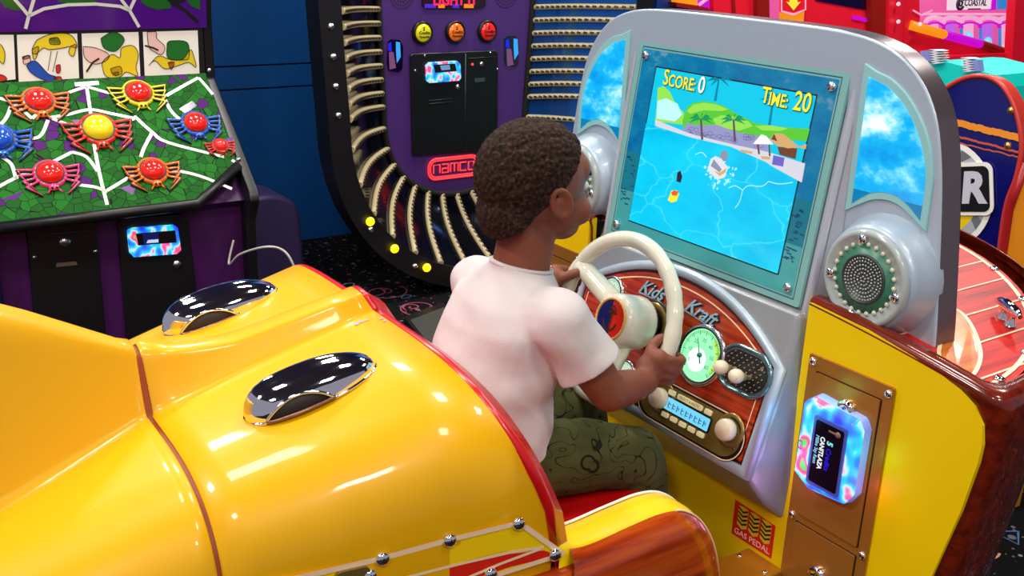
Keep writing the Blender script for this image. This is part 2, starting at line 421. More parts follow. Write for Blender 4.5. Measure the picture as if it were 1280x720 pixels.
# ---- bow: dark wood hull, plank deck, cleats
def crown(u): return .052*(1-min(1, (u/.60)**2))
lev = [(.545, .44, .05), (.588, .50, .3), (.630, .56, .56), (.648, .595, .70), (.655, .612, .765), (.655, .612, .788), (.643, .600, .806), (.626, .584, .813), (.612, .570, .811)]
def bowpath(Au, Bv, vf, w, cr, r=.026, n=33):
    q = []
    def add(u, v): q.append(A(u, v, w+cr*crown(u)))
    for u in np.linspace(.285, Au-r, 12): add(u, vf)
    for t in np.linspace(-math.pi/2, 0, 7)[1:]: add(Au-r+r*math.cos(t), vf+r+r*math.sin(t))
    half_ = [(Au*math.cos(t), vf+r+(Bv-r)*math.sin(t)) for t in np.linspace(0, math.pi/2, n)[1:]]
    for u, v in half_: add(u, v)
    return q+[A(-s_[0]*(.97 if s_[0] > .3 else 1-.03*s_[0]/.3), s_[1], s_[2]) for s_ in q[-2::-1]]
LV = [(.545, .44, -.040, .05, 0), (.575, .50, -.042, .3, 0), (.600, .545, -.044, .515, .2), (.611, .56, -.044, .61, .5), (.622, .585, -.044, .70, .8), (.628, .60, -.044, .765, 1), (.630, .603, -.045, .785, 1), (.6295, .602, -.046, .800, 1), (.6265, .600, -.0505, .812, 1), (.620, .595, -.0475, .8205, 1), (.610, .586, -.040, .8245, 1), (.597, .576, -.024, .8235, 1), (.588, .568, -.012, .817, 1), (.586, .566, -.010, .807, 1)]
mb = MB().grid([bowpath(a_, b_, vf_, w_, c_) for a_, b_, vf_, w_, c_ in LV])
mb.build('bow_hull', WOODB, ride)['label'] = 'dark varnished wooden bow behind the screen console'
DA, DB = .590, .566
def deckz(u): return .8085+crown(u)
def dv(u, v): return max(v, .03) if abs(u) < .275 else v
P = []
for t in np.linspace(.0, 1, 12):
    P.append([A(DA*t*math.cos(p), dv(DA*t*math.cos(p), -.045+DB*t*math.sin(p)), deckz(DA*t*math.cos(p))) for p in np.linspace(0, math.pi, 41)])
mb = MB().grid(P)
planks = WOODP = wood('red_planks', srgb(214, 34, 22), srgb(182, 20, 18), srgb(120, 8, 12), (0, 0, 1.5708), 9, .42, .05)
for u in np.arange(-.56, .57, .07):
    v1 = -.045+DB*math.sqrt(max(0, 1-(u/DA)**2))-.012
    mb.ribbon([A(u, v, deckz(u)+.0008) for v in np.linspace(dv(u, -.02), v1, 8)], .0042, Z, 1)
outer = [A((DA-.012)*math.cos(p), -.045+(DB-.012)*math.sin(p), deckz((DA-.012)*math.cos(p))+.001) for p in np.linspace(.02, math.pi-.02, 48)]
mb.ribbon(outer, .007, Z, 1)
deck = mb.build('bow_deck', [WOODP, CREAML], ride); deck['label'] = 'glossy red plank deck with cream lines'
ORW = wood('orange_wood', srgb(226, 128, 26), srgb(204, 96, 14), srgb(176, 70, 10), (0, 0, 1.57), 9, .32, .1)
SCP = [hw(x_, y_, .832) for x_, y_ in smooth_path([(1176, 425), (1181, 402), (1189, 391), (1205, 398), (1219, 415), (1227, 437), (1221, 455), (1206, 467), (1190, 458), (1174, 449), (1176, 425)], 4)[:-1]]; CLT = hw(1257, 402, .83)
for sg in (1, -1):
    mb = MB(); pts = []
    for q in SCP:
        u, v = q[0], max(q[1], -.006); m_ = math.hypot(u/(DA-.02), (v+.045)/(DB-.02))
        if m_ > 1: u /= m_; v = (v+.045)/m_-.045
        pts.append(A(sg*u, v, deckz(u)+.0016))
    mb.poly3(pts, 0); mb.ribbon([q+A(0, 0, .0008) for q in pts], .006, Z, 1, closed=True)
    mb.build('deck_sector', [ORW, CREAML], deck)
    # cleat: long chrome bar on two feet
    u, v = CLT[0]*sg, CLT[1]; f = Fr(A(u, v, deckz(u)), A(-.82*sg, .57, 0), A(-.57, -.82*sg, 0))
    mb = MB()
    mb.tube([f.p(t, 0, .026-1.2*t*t) for t in np.linspace(-.042, .042, 11)], [.004, .0065, .0085, .0095, .01, .01, .01, .0095, .0085, .0065, .004], 10)
    for t in (-.015, .015): mb.lathe([(.010, 0), (.007, .006), (.006, .014), (.0065, .024)], f.at(t, 0), 12)
    mb.build('cleat', CHR, ride)['label'] = 'chrome mooring cleat'
for q in [(.592, .03), (.575, .16), (.53, .27), (.45, .36), (.33, .44), (.18, .50), (.545, -.03), (.43, -.02), (.37, .11)]:
    for sg in (1, -1):
        u, v = q[0]*sg, q[1]; m_ = math.hypot(u/(DA-.012), (v+.045)/(DB-.012))
        if m_ > 1: u /= m_; v = (v+.045)/m_-.045
        screws(Fr(A(u, v, deckz(u)+.001), X, Y), [(0, 0, 0)], .0085, deck, .4, CHR)
# ---- silver console board with sky windows and speakers
BV = .02
half = [(.0, 1.276), (.14, 1.2755), (.235, 1.272), (.295, 1.262), (.345, 1.241), (.385, 1.205), (.412, 1.16), (.430, 1.10), (.443, 1.03), (.455, .95), (.466, .87), (.470, .835), (.474, .795)]
half = [tuple(q) for q in smooth_path(half, 4)]
outline = [(-a, b) for a, b in half[:0:-1]]+half
bf = Fr((0, BV, 0), X, Z)
mb = MB().prism(outline, bf, -.052, 0, 0, ms=1)
mb.build('console_board', [SILV, mat('silver_side_reflection', srgb(112, 100, 104), .3, .6, coat=.3)], ride, bevel=.005, seg=3)  # side colour darkened and browned for what the silver paint reflects
SKYG = mat('window_frame_mint', srgb(150, 205, 205), .35)
def skymat(name, es, sea=True, z0=1.036, hi=0., dark=1.):
    m = mat(name, (.02, .1, .2, 1), .12); t = NT(m)
    v = t.coord((1, 1, 1)); mp = t.n('ShaderNodeMapping'); mp.inputs['Scale'].default_value = (11, 11, 17); t.l(v, mp.inputs['Vector'])
    nz = t.n('ShaderNodeTexNoise', i_Scale=1.3, i_Detail=7., i_Roughness=.62); t.l(mp.outputs['Vector'], nz.inputs['Vector'])
    sx = t.n('ShaderNodeSeparateXYZ'); t.l(v, sx.inputs['Vector'])
    c = t.ramp(nz.outputs['Fac'], [(.30, srgb(0, 128*dark, 206*dark)), (.50+hi, srgb(20, 168*dark, 226*dark)), (.60+hi, srgb(110, 204*dark, 238*dark)), (.72+hi, srgb(226*dark, 240*dark, 248*dark))])
    if sea:
        mr = t.n('ShaderNodeMath', operation='GREATER_THAN'); mr.inputs[1].default_value = z0; t.l(sx.outputs['Z'], mr.inputs[0])
        mx = t.n('ShaderNodeMix', data_type='RGBA'); t.l(mr.outputs[0], mx.inputs[0]); mx.inputs[6].default_value = srgb(6, 112, 160); t.l(c, mx.inputs[7]); c = mx.outputs[2]
    t.l(c, t.b.inputs['Base Color']); t.l(c, t.b.inputs['Emission Color']); t.b.inputs['Emission Strength'].default_value = es
    return m
SKY = skymat('backlit_sky_print', .62)
for sg in (1, -1):
    def wpts(d):
        P = [(.287-d, 1.210+d*1.6)]
        P += [(.287+a, b) for a, b in [(.035, 1.2), (.065, 1.18), (.092, 1.15), (.112, 1.115), (.124, 1.075)]] if d == 0 else [(.30, 1.219), (.328, 1.211), (.36, 1.190), (.390, 1.157), (.411, 1.119), (.423, 1.076)]
        P += [(.413+d, 1.014-d*1.3)]
        P += [(.392, 1.030-d), (.37, 1.040-d), (.345, 1.042-d), (.318, 1.034-d), (.289-d, 1.012-d*1.3)]
        k0 = 1; sm_ = [tuple(q) for q in smooth_path(P[1:7], 4)]; P = P[:1]+sm_+P[7:8]+[tuple(q) for q in smooth_path(P[7:], 4)][1:]
        return [(sg*a, b) for a, b in P]
    mb = MB().prism(wpts(.012), bf, -.004, .004); w = mb.build('sky_window', SKYG, ride, bevel=.0015)
    mb = MB(); mb.prism(wpts(0), bf, .003, .0048); mb.build('sky_picture', SKY, w)
    # speaker pod
    c = bf.at(.365*sg, .915, 0)
    pod = MB().lathe([(.096, -.01), (.096, .004), (.090, .016), (.084, .034), (.081, .042), (.074, .046), (.070, .040), (.0001, .038)], c, 40).build('speaker', SILV, ride)
    LENS = MATS.get('speaker_lens') or mat('speaker_lens', srgb(172, 182, 178), .15, coat=.4)
    GRN = MATS.get('speaker_ring') or mat('speaker_ring', srgb(66, 130, 104), .35)
    f2 = c.at(0, 0, .042)
    mb = MB(); mb.lathe([(.0765, .000), (.0765, .008), (.073, .0115), (.068, .0115), (.066, .009), (.0001, .008)], f2, 44, 0)
    mb.build('speaker_lens', LENS, pod)
    mb = MB().lathe([(.054, .0085), (.054, .0095), (.0001, .0095)], f2, 40)
    for k in range(24):
        a = 2*math.pi*k/24; mb.ell((.0545*math.cos(a), .0545*math.sin(a), .0095), (.0042, .0042, .003), f2, 8, 5, 1)
    mb.build('light_ring', [GRN, mat('led_bulb', srgb(206, 206, 180), .2)], pod)
    mb = MB().lathe([(.039, .0095), (.039, .0125), (.037, .0135), (.036, .011), (.0001, .0105)], f2, 36)
    for rr, nn in ((.004, 5), (.010, 12), (.016, 20), (.022, 26), (.028, 33), (.033, 40)):
        for k in range(nn):
            a = 2*math.pi*k/nn+rr*90; mb.ell((rr*math.cos(a), rr*math.sin(a), .011), (.0019, .0019, .0018), f2, 6, 4, 1)
    mb.build('speaker_grille', [mat('grille_dark', srgb(70, 76, 74), .4, .4), mat('grille_bead', srgb(190, 196, 192), .25, .5)], pod)
    screws(f2.at(0, 0, .0105), [(.062*math.cos(a), .062*math.sin(a), 0) for a in (1.75, 3.25, 4.5, 6.1)], .0075, pod, .5, CHR)
# ---- monitor housing, printed plate, LCD
TH = .137
PF = Fr((0, 0, 1.021), X, (0, math.sin(TH), math.cos(TH)))
def back(a, b): q = PF.p(a, b); return A(a*1.0, BV+.004, q[2])
fo = rrect(.536, .50, .03, 6); fo = [(a, b-.037) for a, b in fo]     # outer bevel edge of the housing
mid = [(a*.985, b*.985-.0006) for a, b in fo]; inn = [(a*.952, (b+.037)*.955-.037) for a, b in fo]
n = len(fo)
mb = MB()
vb = [A(a*1.03, BV+.004, PF.p(a, b)[2]+(.006 if b > 0 else -.006)) for a, b in fo]
mb.grid([vb+[vb[0]], [PF.p(a, b, -.006) for a, b in fo]+[PF.p(*fo[0], -.006)], [PF.p(a, b, .003) for a, b in mid]+[PF.p(*mid[0], .003)], [PF.p(a, b, .003) for a, b in inn]+[PF.p(*inn[0], .003)], [PF.p(a, b, -.002) for a, b in inn]+[PF.p(*inn[0], -.002)]])
mb.add([PF.p(a, b, -.002) for a, b in inn], [list(range(n))])
house = mb.build('monitor_housing', BEZ, ride)
PLT = mat('plate_border', srgb(128, 184, 178), .16, coat=.5)
PSEA = skymat('plate_print_sky', .08, False, hi=.10, dark=.78); PSEAL = mat('plate_print_sea', srgb(30, 128, 150), .15, coat=.4)
PSEA2 = mat('plate_print_shallow', srgb(72, 170, 172), .15, coat=.4); SEAM = mat('print_ripple', srgb(20, 84, 120), .2)
mb = MB().prism(rrect(.50, .386, .004, 2), PF, .0, .006, 0)
q = lambda a, b, o=.0064: PF.p(a, b, o)
mb.poly3([q(-.232, -.02), q(.232, -.02), q(.232, .178), q(-.232, .178)], 1)
mb.poly3([q(-.232, -.178), q(.232, -.178), q(.232, -.095), q(-.232, -.095)], 3)
mb.poly3([q(-.232, -.095), q(.232, -.095), q(.232, -.02), q(-.232, -.02)], 2)
rnd = random.Random(3)
for k in range(46):
    a = rnd.choice([-1, 1])*rnd.uniform(.198, .226); b = rnd.uniform(-.125, -.03); w = rnd.uniform(.004, .012)
    mb.poly3([q(a-w/2, b, .0067), q(a+w/2, b-.001, .0067), q(a+w/2, b+.0016, .0067), q(a-w/2, b+.0022, .0067)], 4)
mb.ribbon([q(-.236, -.182), q(.236, -.182), q(.236, .182), q(-.236, .182)], .0022, PF.z, 4, closed=True)
plate = mb.build('screen_plate', [PLT, PSEA, PSEAL, PSEA2, SEAM], house); plate['label'] = 'mint framed plate printed with sky and sea around the screen'
for a, b in ((-.222, .166), (.222, .166), (.222, -.166), (-.222, -.166)):
    f = PF.at(a, b, .006); MB().lathe([(.008, 0), (.008, .005), (.0065, .0075), (.0001, .008)], f, 20).build('screen_bolt', STEEL, house)
# ---- the game picture (a lit screen): flat shapes traced on the screen plane
def em(name, r, g, b, es=.95): return MATS.get(name) or glow(name, srgb(r, g, b), es)
def watermat():
    m = mat('screen_water', (0, .2, .3, 1), .15); t = NT(m)
    v = t.coord((1, 1, 1), (-TH, 0, 0)); mp = t.n('ShaderNodeMapping'); mp.inputs['Scale'].default_value = (9, 9, 15); t.l(v, mp.inputs['Vector'])
    nz = t.n('ShaderNodeTexNoise', i_Scale=1.2, i_Detail=3.); t.l(mp.outputs['Vector'], nz.inputs['Vector'])
    mx = t.n('ShaderNodeMix', data_type='RGBA'); mx.inputs[0].default_value = .48; t.l(mp.outputs['Vector'], mx.inputs[6]); t.l(nz.outputs['Color'], mx.inputs[7])
    vo = t.n('ShaderNodeTexVoronoi', feature='DISTANCE_TO_EDGE', i_Scale=1.5); t.l(mx.outputs[2], vo.inputs['Vector'])
    line = t.ramp(vo.outputs['Distance'], [(0, srgb(80, 222, 242)), (.010, srgb(40, 204, 234)), (.04, srgb(0, 0, 0))])
    base = t.ramp(nz.outputs['Fac'], [(.3, srgb(0, 176, 222)), (.7, srgb(20, 206, 240))])
    mm = t.n('ShaderNodeMix', data_type='RGBA', blend_type='LIGHTEN'); mm.inputs[0].default_value = 1
    t.l(base, mm.inputs[6]); t.l(line, mm.inputs[7])
    t.l(mm.outputs[2], t.b.inputs['Emission Color']); t.b.inputs['Emission Strength'].default_value = .9
    return m
LF = PF.at(.003, -.001, .0066)
def zz(x, y): return x/3.6+780, y/3.6+60                      # picture measured on an enlarged view
def Lp(pts, off): return [LF.hit(*zz(*p), off) for p in pts]
mats = [em('screen_sky', 0, 200, 232), watermat(), em('screen_sand', 214, 214, 226), em('screen_rock', 150, 150, 196), em('screen_rock_line', 92, 88, 140),
        em('screen_hill', 90, 200, 50), em('screen_hill_light', 150, 226, 80), em('screen_palm', 20, 150, 90), em('screen_trunk', 96, 72, 96), em('screen_hut', 214, 170, 110),
        em('screen_hut_dark', 110, 66, 40), em('screen_purple', 110, 100, 200), em('screen_foam', 190, 246, 246), em('screen_boat', 226, 226, 232), em('screen_boat_grey', 140, 150, 170),
        em('screen_red', 240, 90, 50), em('screen_yellow', 240, 236, 60), em('screen_text_edge', 20, 84, 60, .5), em('screen_white', 250, 252, 250), em('screen_dark', 40, 30, 50), em('screen_teal_trunk', 0, 130, 160)]
mb = MB(); scr = rrect(.383, .297, .001, 1)
mb.prism(scr, LF, -.004, .0005, 0)
EDGE = [(.0,)]
cx = lambda pts, m, off: mb.poly3(Lp(pts, off), m)
# palm trunks in the distance, hills, rocks, sand, water
cx([(404, 238), (416, 238), (430, 140), (424, 138)], 20, .0008)
cx([(648, 348), (660, 350), (676, 228), (668, 226)], 20, .0008)
for x, y in ((430, 140), (672, 225)):
    for a in range(0, 360, 45):
        r = 62; dx, dy = r*math.cos(math.radians(a)), .55*r*math.sin(math.radians(a))
        if y+dy < 138 and x < 500: dy = max(dy, -6)
        cx([(x, y), (x+dx*.5, y+dy*.5-8), (x+dx, y+dy+10), (x+dx*.5, y+dy*.5+5)], 20, .0009)
cx([(148, 260), (152, 180), (178, 172), (206, 196), (236, 262), (270, 290), (268, 345), (140, 330)], 6, .0009)
cx([(150, 238), (190, 226), (240, 250), (262, 300), (230, 330), (146, 318)], 12, .001)
cx([(262, 330), (282, 268), (312, 246), (352, 240), (398, 244), (450, 260), (500, 292), (540, 312), (588, 338), (640, 346), (720, 356), (836, 364), (822, 420), (600, 400), (268, 372)], 5, .001)
cx([(282, 284), (312, 254), (360, 246), (410, 252), (470, 276), (440, 284), (360, 280), (300, 296)], 6, .0012)
cx([(400, 320), (440, 302), (500, 310), (560, 330), (580, 352), (520, 372), (420, 356)], 6, .0012)
cx([(590, 350), (660, 348), (740, 362), (700, 374), (620, 370)], 6, .0012)
cx([(262, 372), (286, 336), (330, 348), (420, 346), (500, 376), (580, 392), (640, 400), (650, 470), (560, 455), (470, 440), (380, 412), (264, 392)], 3, .0014)
rnd = random.Random(5)
for k in range(26):
    x = rnd.uniform(280, 620); y = 365+(x-280)*.16+rnd.uniform(-16, 22)
    pts = [(x+14*math.cos(a)*rnd.uniform(.7, 1.1), y+9*math.sin(a)) for a in np.linspace(0, 5.6, 7)]
    mb.ribbon(Lp(pts, .0016), .0008, LF.z, 4, closed=True)
cx([(140, 322), (262, 372), (320, 392), (500, 436), (640, 466), (815, 520), (800, 606), (640, 518), (480, 446), (300, 404), (140, 350)], 2, .0018)
wl = [(134, 346), (300, 402), (480, 444), (640, 514), (790, 602)]
b0, b1 = LF.p(-.1915, -.1485, .002), LF.p(.1915, -.1485, .002)
wp = Lp(wl, .002); r_ = LF.uv(*zz(*wl[-1])); l_ = LF.uv(*zz(*wl[0]))
wp[0] = LF.p(-.1915, l_[1], .002); wp[-1] = LF.p(.1915, r_[1]-.004, .002)
mb.poly3([b0, b1]+wp[::-1], 1)
for x, y, s in ((345, 318, 1.), (492, 322, 1.05)):
    cx([(x-3, y), (x+5, y), (x+12, y+95*s), (x+2, y+95*s)], 8, .0022)
    for a in (-160, -125, -80, -40, -10, 20, 165):
        dx, dy = 58*s*math.cos(math.radians(a)), 34*s*math.sin(math.radians(a))
        cx([(x, y+3), (x+dx*.5, y+dy*.6-7), (x+dx, y+dy+12), (x+dx*.5, y+dy*.5+5)], 7, .0024)
cx([(580, 432), (618, 388), (640, 396), (672, 434)], 18, .0024); cx([(598, 434), (606, 434), (612, 478), (604, 478)], 10, .0023); cx([(650, 434), (656, 434), (660, 486), (652, 486)], 10, .0023)
cx([(655, 412), (676, 384), (716, 386), (790, 446), (740, 452), (690, 440)], 9, .0024); cx([(662, 410), (676, 386), (690, 420)], 10, .0026); cx([(690, 444), (780, 452), (772, 500), (700, 480)], 10, .0022)
cx([(780, 446), (822, 432), (818, 456)], 9, .0024)
cx([(672, 482), (722, 494), (716, 534), (666, 524)], 11, .0026); cx([(616, 486), (660, 490), (656, 502), (620, 500)], 9, .0026); cx([(524, 456), (580, 466), (574, 476), (526, 468)], 9, .0026)
for k in range(60):                                            # splash round the small boat
    a = rnd.uniform(0, 6.28); r = rnd.uniform(20, 84); x = 425+r*math.cos(a); y = 555+.85*r*math.sin(a)+8; s = rnd.uniform(2, 8)
    cx([(x-s, y), (x, y-s*1.3), (x+s, y), (x, y+s)], 12, .0022+.00001*k)
cx([(376, 548), (390, 500), (412, 486), (440, 500), (468, 540), (452, 584), (430, 590), (398, 574)], 13, .003)
cx([(390, 530), (404, 500), (420, 520), (440, 546), (430, 560)], 14, .0032); cx([(430, 486), (440, 462), (458, 460), (470, 480), (462, 510), (446, 508)], 14, .0032)
cx([(404, 552), (430, 562), (462, 540), (456, 560), (430, 576)], 9, .0034)
cx([(196, 684), (214, 642), (236, 640), (248, 656), (236, 690), (214, 696)], 16, .003); cx([(212, 650), (226, 640), (246, 646), (238, 664), (218, 664)], 15, .0032)
cx([(236, 600), (240, 560), (254, 552), (262, 580), (254, 606)], 19, .003)
for pts in ([(534, 640), (560, 620), (620, 622), (650, 600)], [(534, 640), (520, 690), (500, 720)], [(650, 600), (700, 612), (760, 604)], [(534, 640), (500, 620), (470, 630)], [(320, 480), (350, 470), (372, 492)]):
    mb.ribbon(Lp([tuple(q_) for q_ in smooth_path(pts, 6)], .0024), .0013, LF.z, 12)
# score and time
a0 = LF.uv(*zz(280, 160)); a1 = LF.uv(*zz(738, 242))
def stext(txt, ab, size, mm, wide=.82, edge=True):
    f = LF.at(ab[0], ab[1])
    mb.text(txt, f, size, 17, off=.0016, ext=0, wide=wide, z=.0026); mb.text(txt, f.at(-.0006, .0008), size, mm, off=.0006, ext=0, wide=wide, z=.0034)
f0 = LF.uv(*zz(182, 135))[0]; f1 = LF.uv(*zz(330, 180))[0]
sc1 = LF.uv(*zz(256, 152)); stext('S', (LF.uv(*zz(196, 140))[0], sc1[1]+.001), .040, 16); stext('CORE:', (LF.uv(*zz(268, 156))[0], sc1[1]-.003), .031, 16); stext('0', (LF.uv(*zz(356, 172))[0], sc1[1]-.001), .042, 18)
ti = LF.uv(*zz(700, 232)); stext('T', (LF.uv(*zz(645, 220))[0], ti[1]+.001), .038, 16); stext('IME:', (LF.uv(*zz(702, 236))[0], ti[1]-.003), .030, 16); stext('20', (LF.uv(*zz(810, 250))[0], ti[1]+.001), .044, 16)
screen = mb.build('game_screen', mats, house, recalc=False); screen['label'] = 'lit screen of a water game reading SCORE 0 and TIME 20'
mb = MB().ribbon([LF.p(*q, .0008) for q in ((-.1925, -.1495), (.1925, -.1495), (.1925, .1495), (-.1925, .1495))], .003, LF.z, 0, closed=True); mb.build('screen_edge', BLK, house)
# ---- dash pod
TD = .30
DF = Fr((0, -.05, .78), X, (0, math.sin(TD), math.cos(TD)))
D = lambda x, y, off=0.: DF.uv(x, y, off)
pod_o = [(-.272, -.252), (.272, -.252), (.276, -.20), (.276, -.06), (.270, .02), (.266, .048), (-.266, .048), (-.270, .02), (-.276, -.06), (-.276, -.20)]
def pback(a, b, k):
    q = DF.p(a, b); 
    if b < -.19: return A(a*1.065, WV+.004, q[2]-(.086 if b < -.22 else .05))
    return A(a*1.085, WV+.055, q[2]+.012 if b > .04 else q[2])
fr_ = [DF.p(a, b, -.002) for a, b in pod_o]; bk = [pback(a, b, 0) for a, b in pod_o]
inn = [DF.p(a*.972, b*.965+.0005, .006) for a, b in pod_o]
mb = MB(); mb.grid([bk+[bk[0]], [f*.5+b*.5+A(0, -.006, -.003) for f, b in zip(fr_, bk)]+[fr_[0]*.5+bk[0]*.5+A(0, -.006, -.003)], fr_+[fr_[0]], inn+[inn[0]]]); mb.add(inn, [list(range(len(inn)))])
pod = mb.build('dash_pod', SILVD, ride, bevel=.01, seg=3); pod['label'] = 'silver moulded housing below the screen'
def dshape(g):                                                  # D outline: flat bottom, arched top
    P = [(-.247-g, -.222-g), (.247+g, -.222-g), (.247+g, -.053+g*.3)]
    P += [( (.247+g)*math.sin(t), -.053+g*.3+(.077+g*.7)*(math.cos(t)-math.cos(1.57))/(1-math.cos(1.57))) for t in np.linspace(1.45, -1.45, 25)]
    P += [(-.247-g, -.053+g*.3)]
    return P
# the arch is flatter than a half circle
def arch(g):
    P = [(-.247-g, -.222-g), (.247+g, -.222-g)]
    for t in np.linspace(1, -1, 29):
        P.append(((.247+g)*t, -.053+g*.2+(.078+g*.8)*(1-abs(t)**2.1)))
    return P
mb = MB(); o1, o2 = arch(.024), arch(.006); k = len(o1)
mb.grid([[DF.p(a, b, .004) for a, b in o1+o1[:1]], [DF.p(a*.994, b, .012) for a, b in o1+o1[:1]], [DF.p(a, b, .013) for a, b in o2+o2[:1]], [DF.p(a, b, .007) for a, b in o2+o2[:1]]])
mb.build('dash_surround', SILV, ride)
mb = MB().prism(arch(.0055), DF, .004, .0075, 1); mb.prism(arch(.0), DF, .0076, .0105, 0)
ln = arch(-.010); mb.ribbon([DF.p(a, b, .011) for a, b in ln], .0026, DF.z, 2, closed=True)
dash = mb.build('dash_panel', [WOODD, mat('dash_edge', srgb(92, 20, 10), .3), CREAML], ride); dash['label'] = 'arched mahogany look dashboard with a cream pinstripe'
G = DF.at(0, 0, .0108)
FACE = glow('gauge_face_green', srgb(150, 250, 180), 1.15); FACE2 = glow('gauge_face_pale', srgb(214, 246, 214), .8); TICK = mat('gauge_tick', srgb(30, 110, 70), .4); TEAL = mat('needle_teal', srgb(10, 150, 130), .4)
FACEC = glow('gauge_face_core', srgb(226, 255, 236), 1.2); LIME = glow('gauge_band', srgb(190, 246, 90), .9)
def gauge(a, b, r, face, ang, big=False):
    f = G.at(a, b)
    g = MB().lathe([(r*1.08, 0), (r*1.08, .004), (r*1.02, .0075), (r*.97, .007)], f, 40, 0).lathe([(r*.97, .0075), (r*.95, .0085), (r*.92, .008), (r*.91, .003)], f, 40, 1).build('gauge', [STEEL, BLK], ride)
    mb = MB().disc(f, r*.915, 40, 0, .0045)
    if big: mb.disc(f.at(-.1*r, -.2*r), r*.42, 30, 4, .0047)
    n = 60 if big else 30
    for k in range(n+1):
        t = math.radians(225-270*k/n); l = r*(.16 if k % 5 == 0 else .10); ff = f.at(math.cos(t)*r*.80, math.sin(t)*r*.80)
        d = math.cos(t)*f.x+math.sin(t)*f.y; p0 = f.p(0, 0, .0052)
        mb.ribbon([p0+d*(r*.86-l), p0+d*r*.86], r*(.022 if k % 5 else .03), f.z, 1)
    if big:
        mb.ribbon([f.p(.75*r*math.cos(t), .75*r*math.sin(t), .0049) for t in np.linspace(-.6, 1.0, 14)], r*.17, f.z, 3)
        for k in range(0, 7):
            t = math.radians(215-250*k/6); mb.text(str(k*10), f.at(.52*r*math.cos(t), .52*r*math.sin(t)), r*.2, 1, ext=0, z=.0054)
    mb.build('gauge_dial', [face, TICK, BLK, LIME, FACEC], g)
    t = math.radians(ang); d = math.cos(t)*f.x+math.sin(t)*f.y; s = np.cross(f.z, d); p0 = f.p(0, 0, .0075)
    mb = MB().add([p0-d*r*.3+s*r*.03, p0-d*r*.3-s*r*.03, p0+d*r*.62-s*r*.012, p0+d*r*.62+s*r*.012], [(0, 1, 2, 3)]); mb.lathe([(r*.09, .005), (r*.08, .009), (.0001, .0095)], f, 16)
    mb.build('needle', TEAL if big else BLK, g)
    return g
gauge(*D(876, 444, .014), .052, FACE, 118, True)['label'] = 'large green lit speed gauge'
g2 = D(765, 364, .014); gauge(g2[0], g2[1]-.003, .031, FACE2, 70)['label'] = 'small pale lit gauge at the top left of the dashboard'
g3 = D(758, 449, .014); gauge(g3[0]-.006, g3[1], .028, FACE2, 110); g4 = D(779, 458, .014); gauge(g4[0]+.012, g4[1]-.012, .026, FACE2, 60)
# column socket
cs = D(815, 406, .012); f = G.at(*cs)
MB().lathe([(.049, 0), (.049, .003), (.045, .006), (.043, .0055)], f, 36, 1).lathe([(.0435, .005), (.041, .0085), (.031, .006), (.029, .001)], f, 36, 0).disc(f, .03, 30, 2, .0012).build('column_socket', [OLIVE, BLK, BLKM], ride)
# lever plate
lp = D(931, 464, .012); f = G.at(lp[0], lp[1])
oval = [(a, b) for a, b in rrect(.118, .078, .0385, 8)]; ov2 = [(a*.86, b*.80) for a, b in oval]
mb = MB().prism(oval, f, 0, .003, 0); mb.tube([f.p(a*.97, b*.97, .003) for a, b in oval], .0038, 8, 0, closed=True); mb.prism(ov2, f, .003, .0042, 1)
lev_ = mb.build('lever_plate', [mat('plate_chrome_blue', srgb(120, 150, 158), .2, .8), mat('plate_black', (.01, .01, .012, 1), .3)], ride)
mb = MB()                                                       # diamond plate pattern
rnd = random.Random(8)
for i in range(17):
    for j in range(9):
        a = -.047+i*.0059; b = -.028+j*.0068
        if abs(a) < .047 and abs(b) < .0285-max(0, abs(a)-.03)*.9:
            s = 1 if (i+j) % 2 else -1
            mb.add([f.p(a-.0022, b-.0018*s, .0043), f.p(a+.0004, b-.0004*s-.0008, .0056), f.p(a+.0022, b+.0018*s, .0043), f.p(a-.0004, b+.0004*s+.0008, .0056)], [(0, 1, 2, 3)], 0)
mb.build('tread_pattern', mat('tread', srgb(206, 186, 140), .25, .8), lev_)
for (kx, ky) in ((900, 459), (919, 470)):
    k_ = DF.hit(kx, ky, .052); uvk = (k_-DF.o)@DF.x, (k_-DF.o)@DF.y
    ff = DF.at(uvk[0], uvk[1], 0)
    mb = MB().lathe([(.0001, .062), (.006, .0615), (.0105, .058), (.0125, .052), (.0125, .046), (.0105, .041), (.006, .0385), (.0058, .0375)], ff, 24, 0)
    mb.lathe([(.0062, .039), (.0075, .036), (.0075, .030), (.0045, .028), (.0045, .014)], ff, 16, 1)
    mb.build('lever_knob', [KNOB, mat('lever_shaft', srgb(190, 160, 120), .25, .5)], lev_)
# radio
c0 = D(817, 498, .012); c1 = D(906, 540, .012); rc = ((c0[0]+c1[0])/2+.004, (c0[1]+c1[1])/2-.002); rl = c1[0]-c0[0]
f = G.at(*rc)
body = rrect(rl+.088, .082, .040, 8)
mb = MB().prism(body, f, 0, .003, 0); mb.ribbon([f.p(a*.985, b*.96, .0034) for a, b in body], .0022, f.z, 1, closed=True); mb.prism([(a*.93, b*.84) for a, b in body], f, .003, .0045, 2)
radio = mb.build('radio', [BLK, CREAML, OLIVE], ride); radio['label'] = 'dashboard radio with a lit blue display and cream buttons'
fd = f.at(-.004, .004)
mb = MB().prism(rrect(.118, .028, .002, 2), fd, .0045, .0062, 0); mb.build('radio_frame', BLK, radio)
mb = MB().prism(rrect(.112, .023, .0015, 2), fd, .006, .0068, 0)
for k in range(9): mb.box((-.045+k*.0112, -.001, .0072), (.0016, .011, .0006), fd, 1); mb.box((-.0412+k*.0112, .001, .0072), (.0045, .0014, .0006), fd, 1); mb.box((-.0412+k*.0112, -.006+(k % 3)*.002, .0072), (.0035, .0012, .0006), fd, 1)
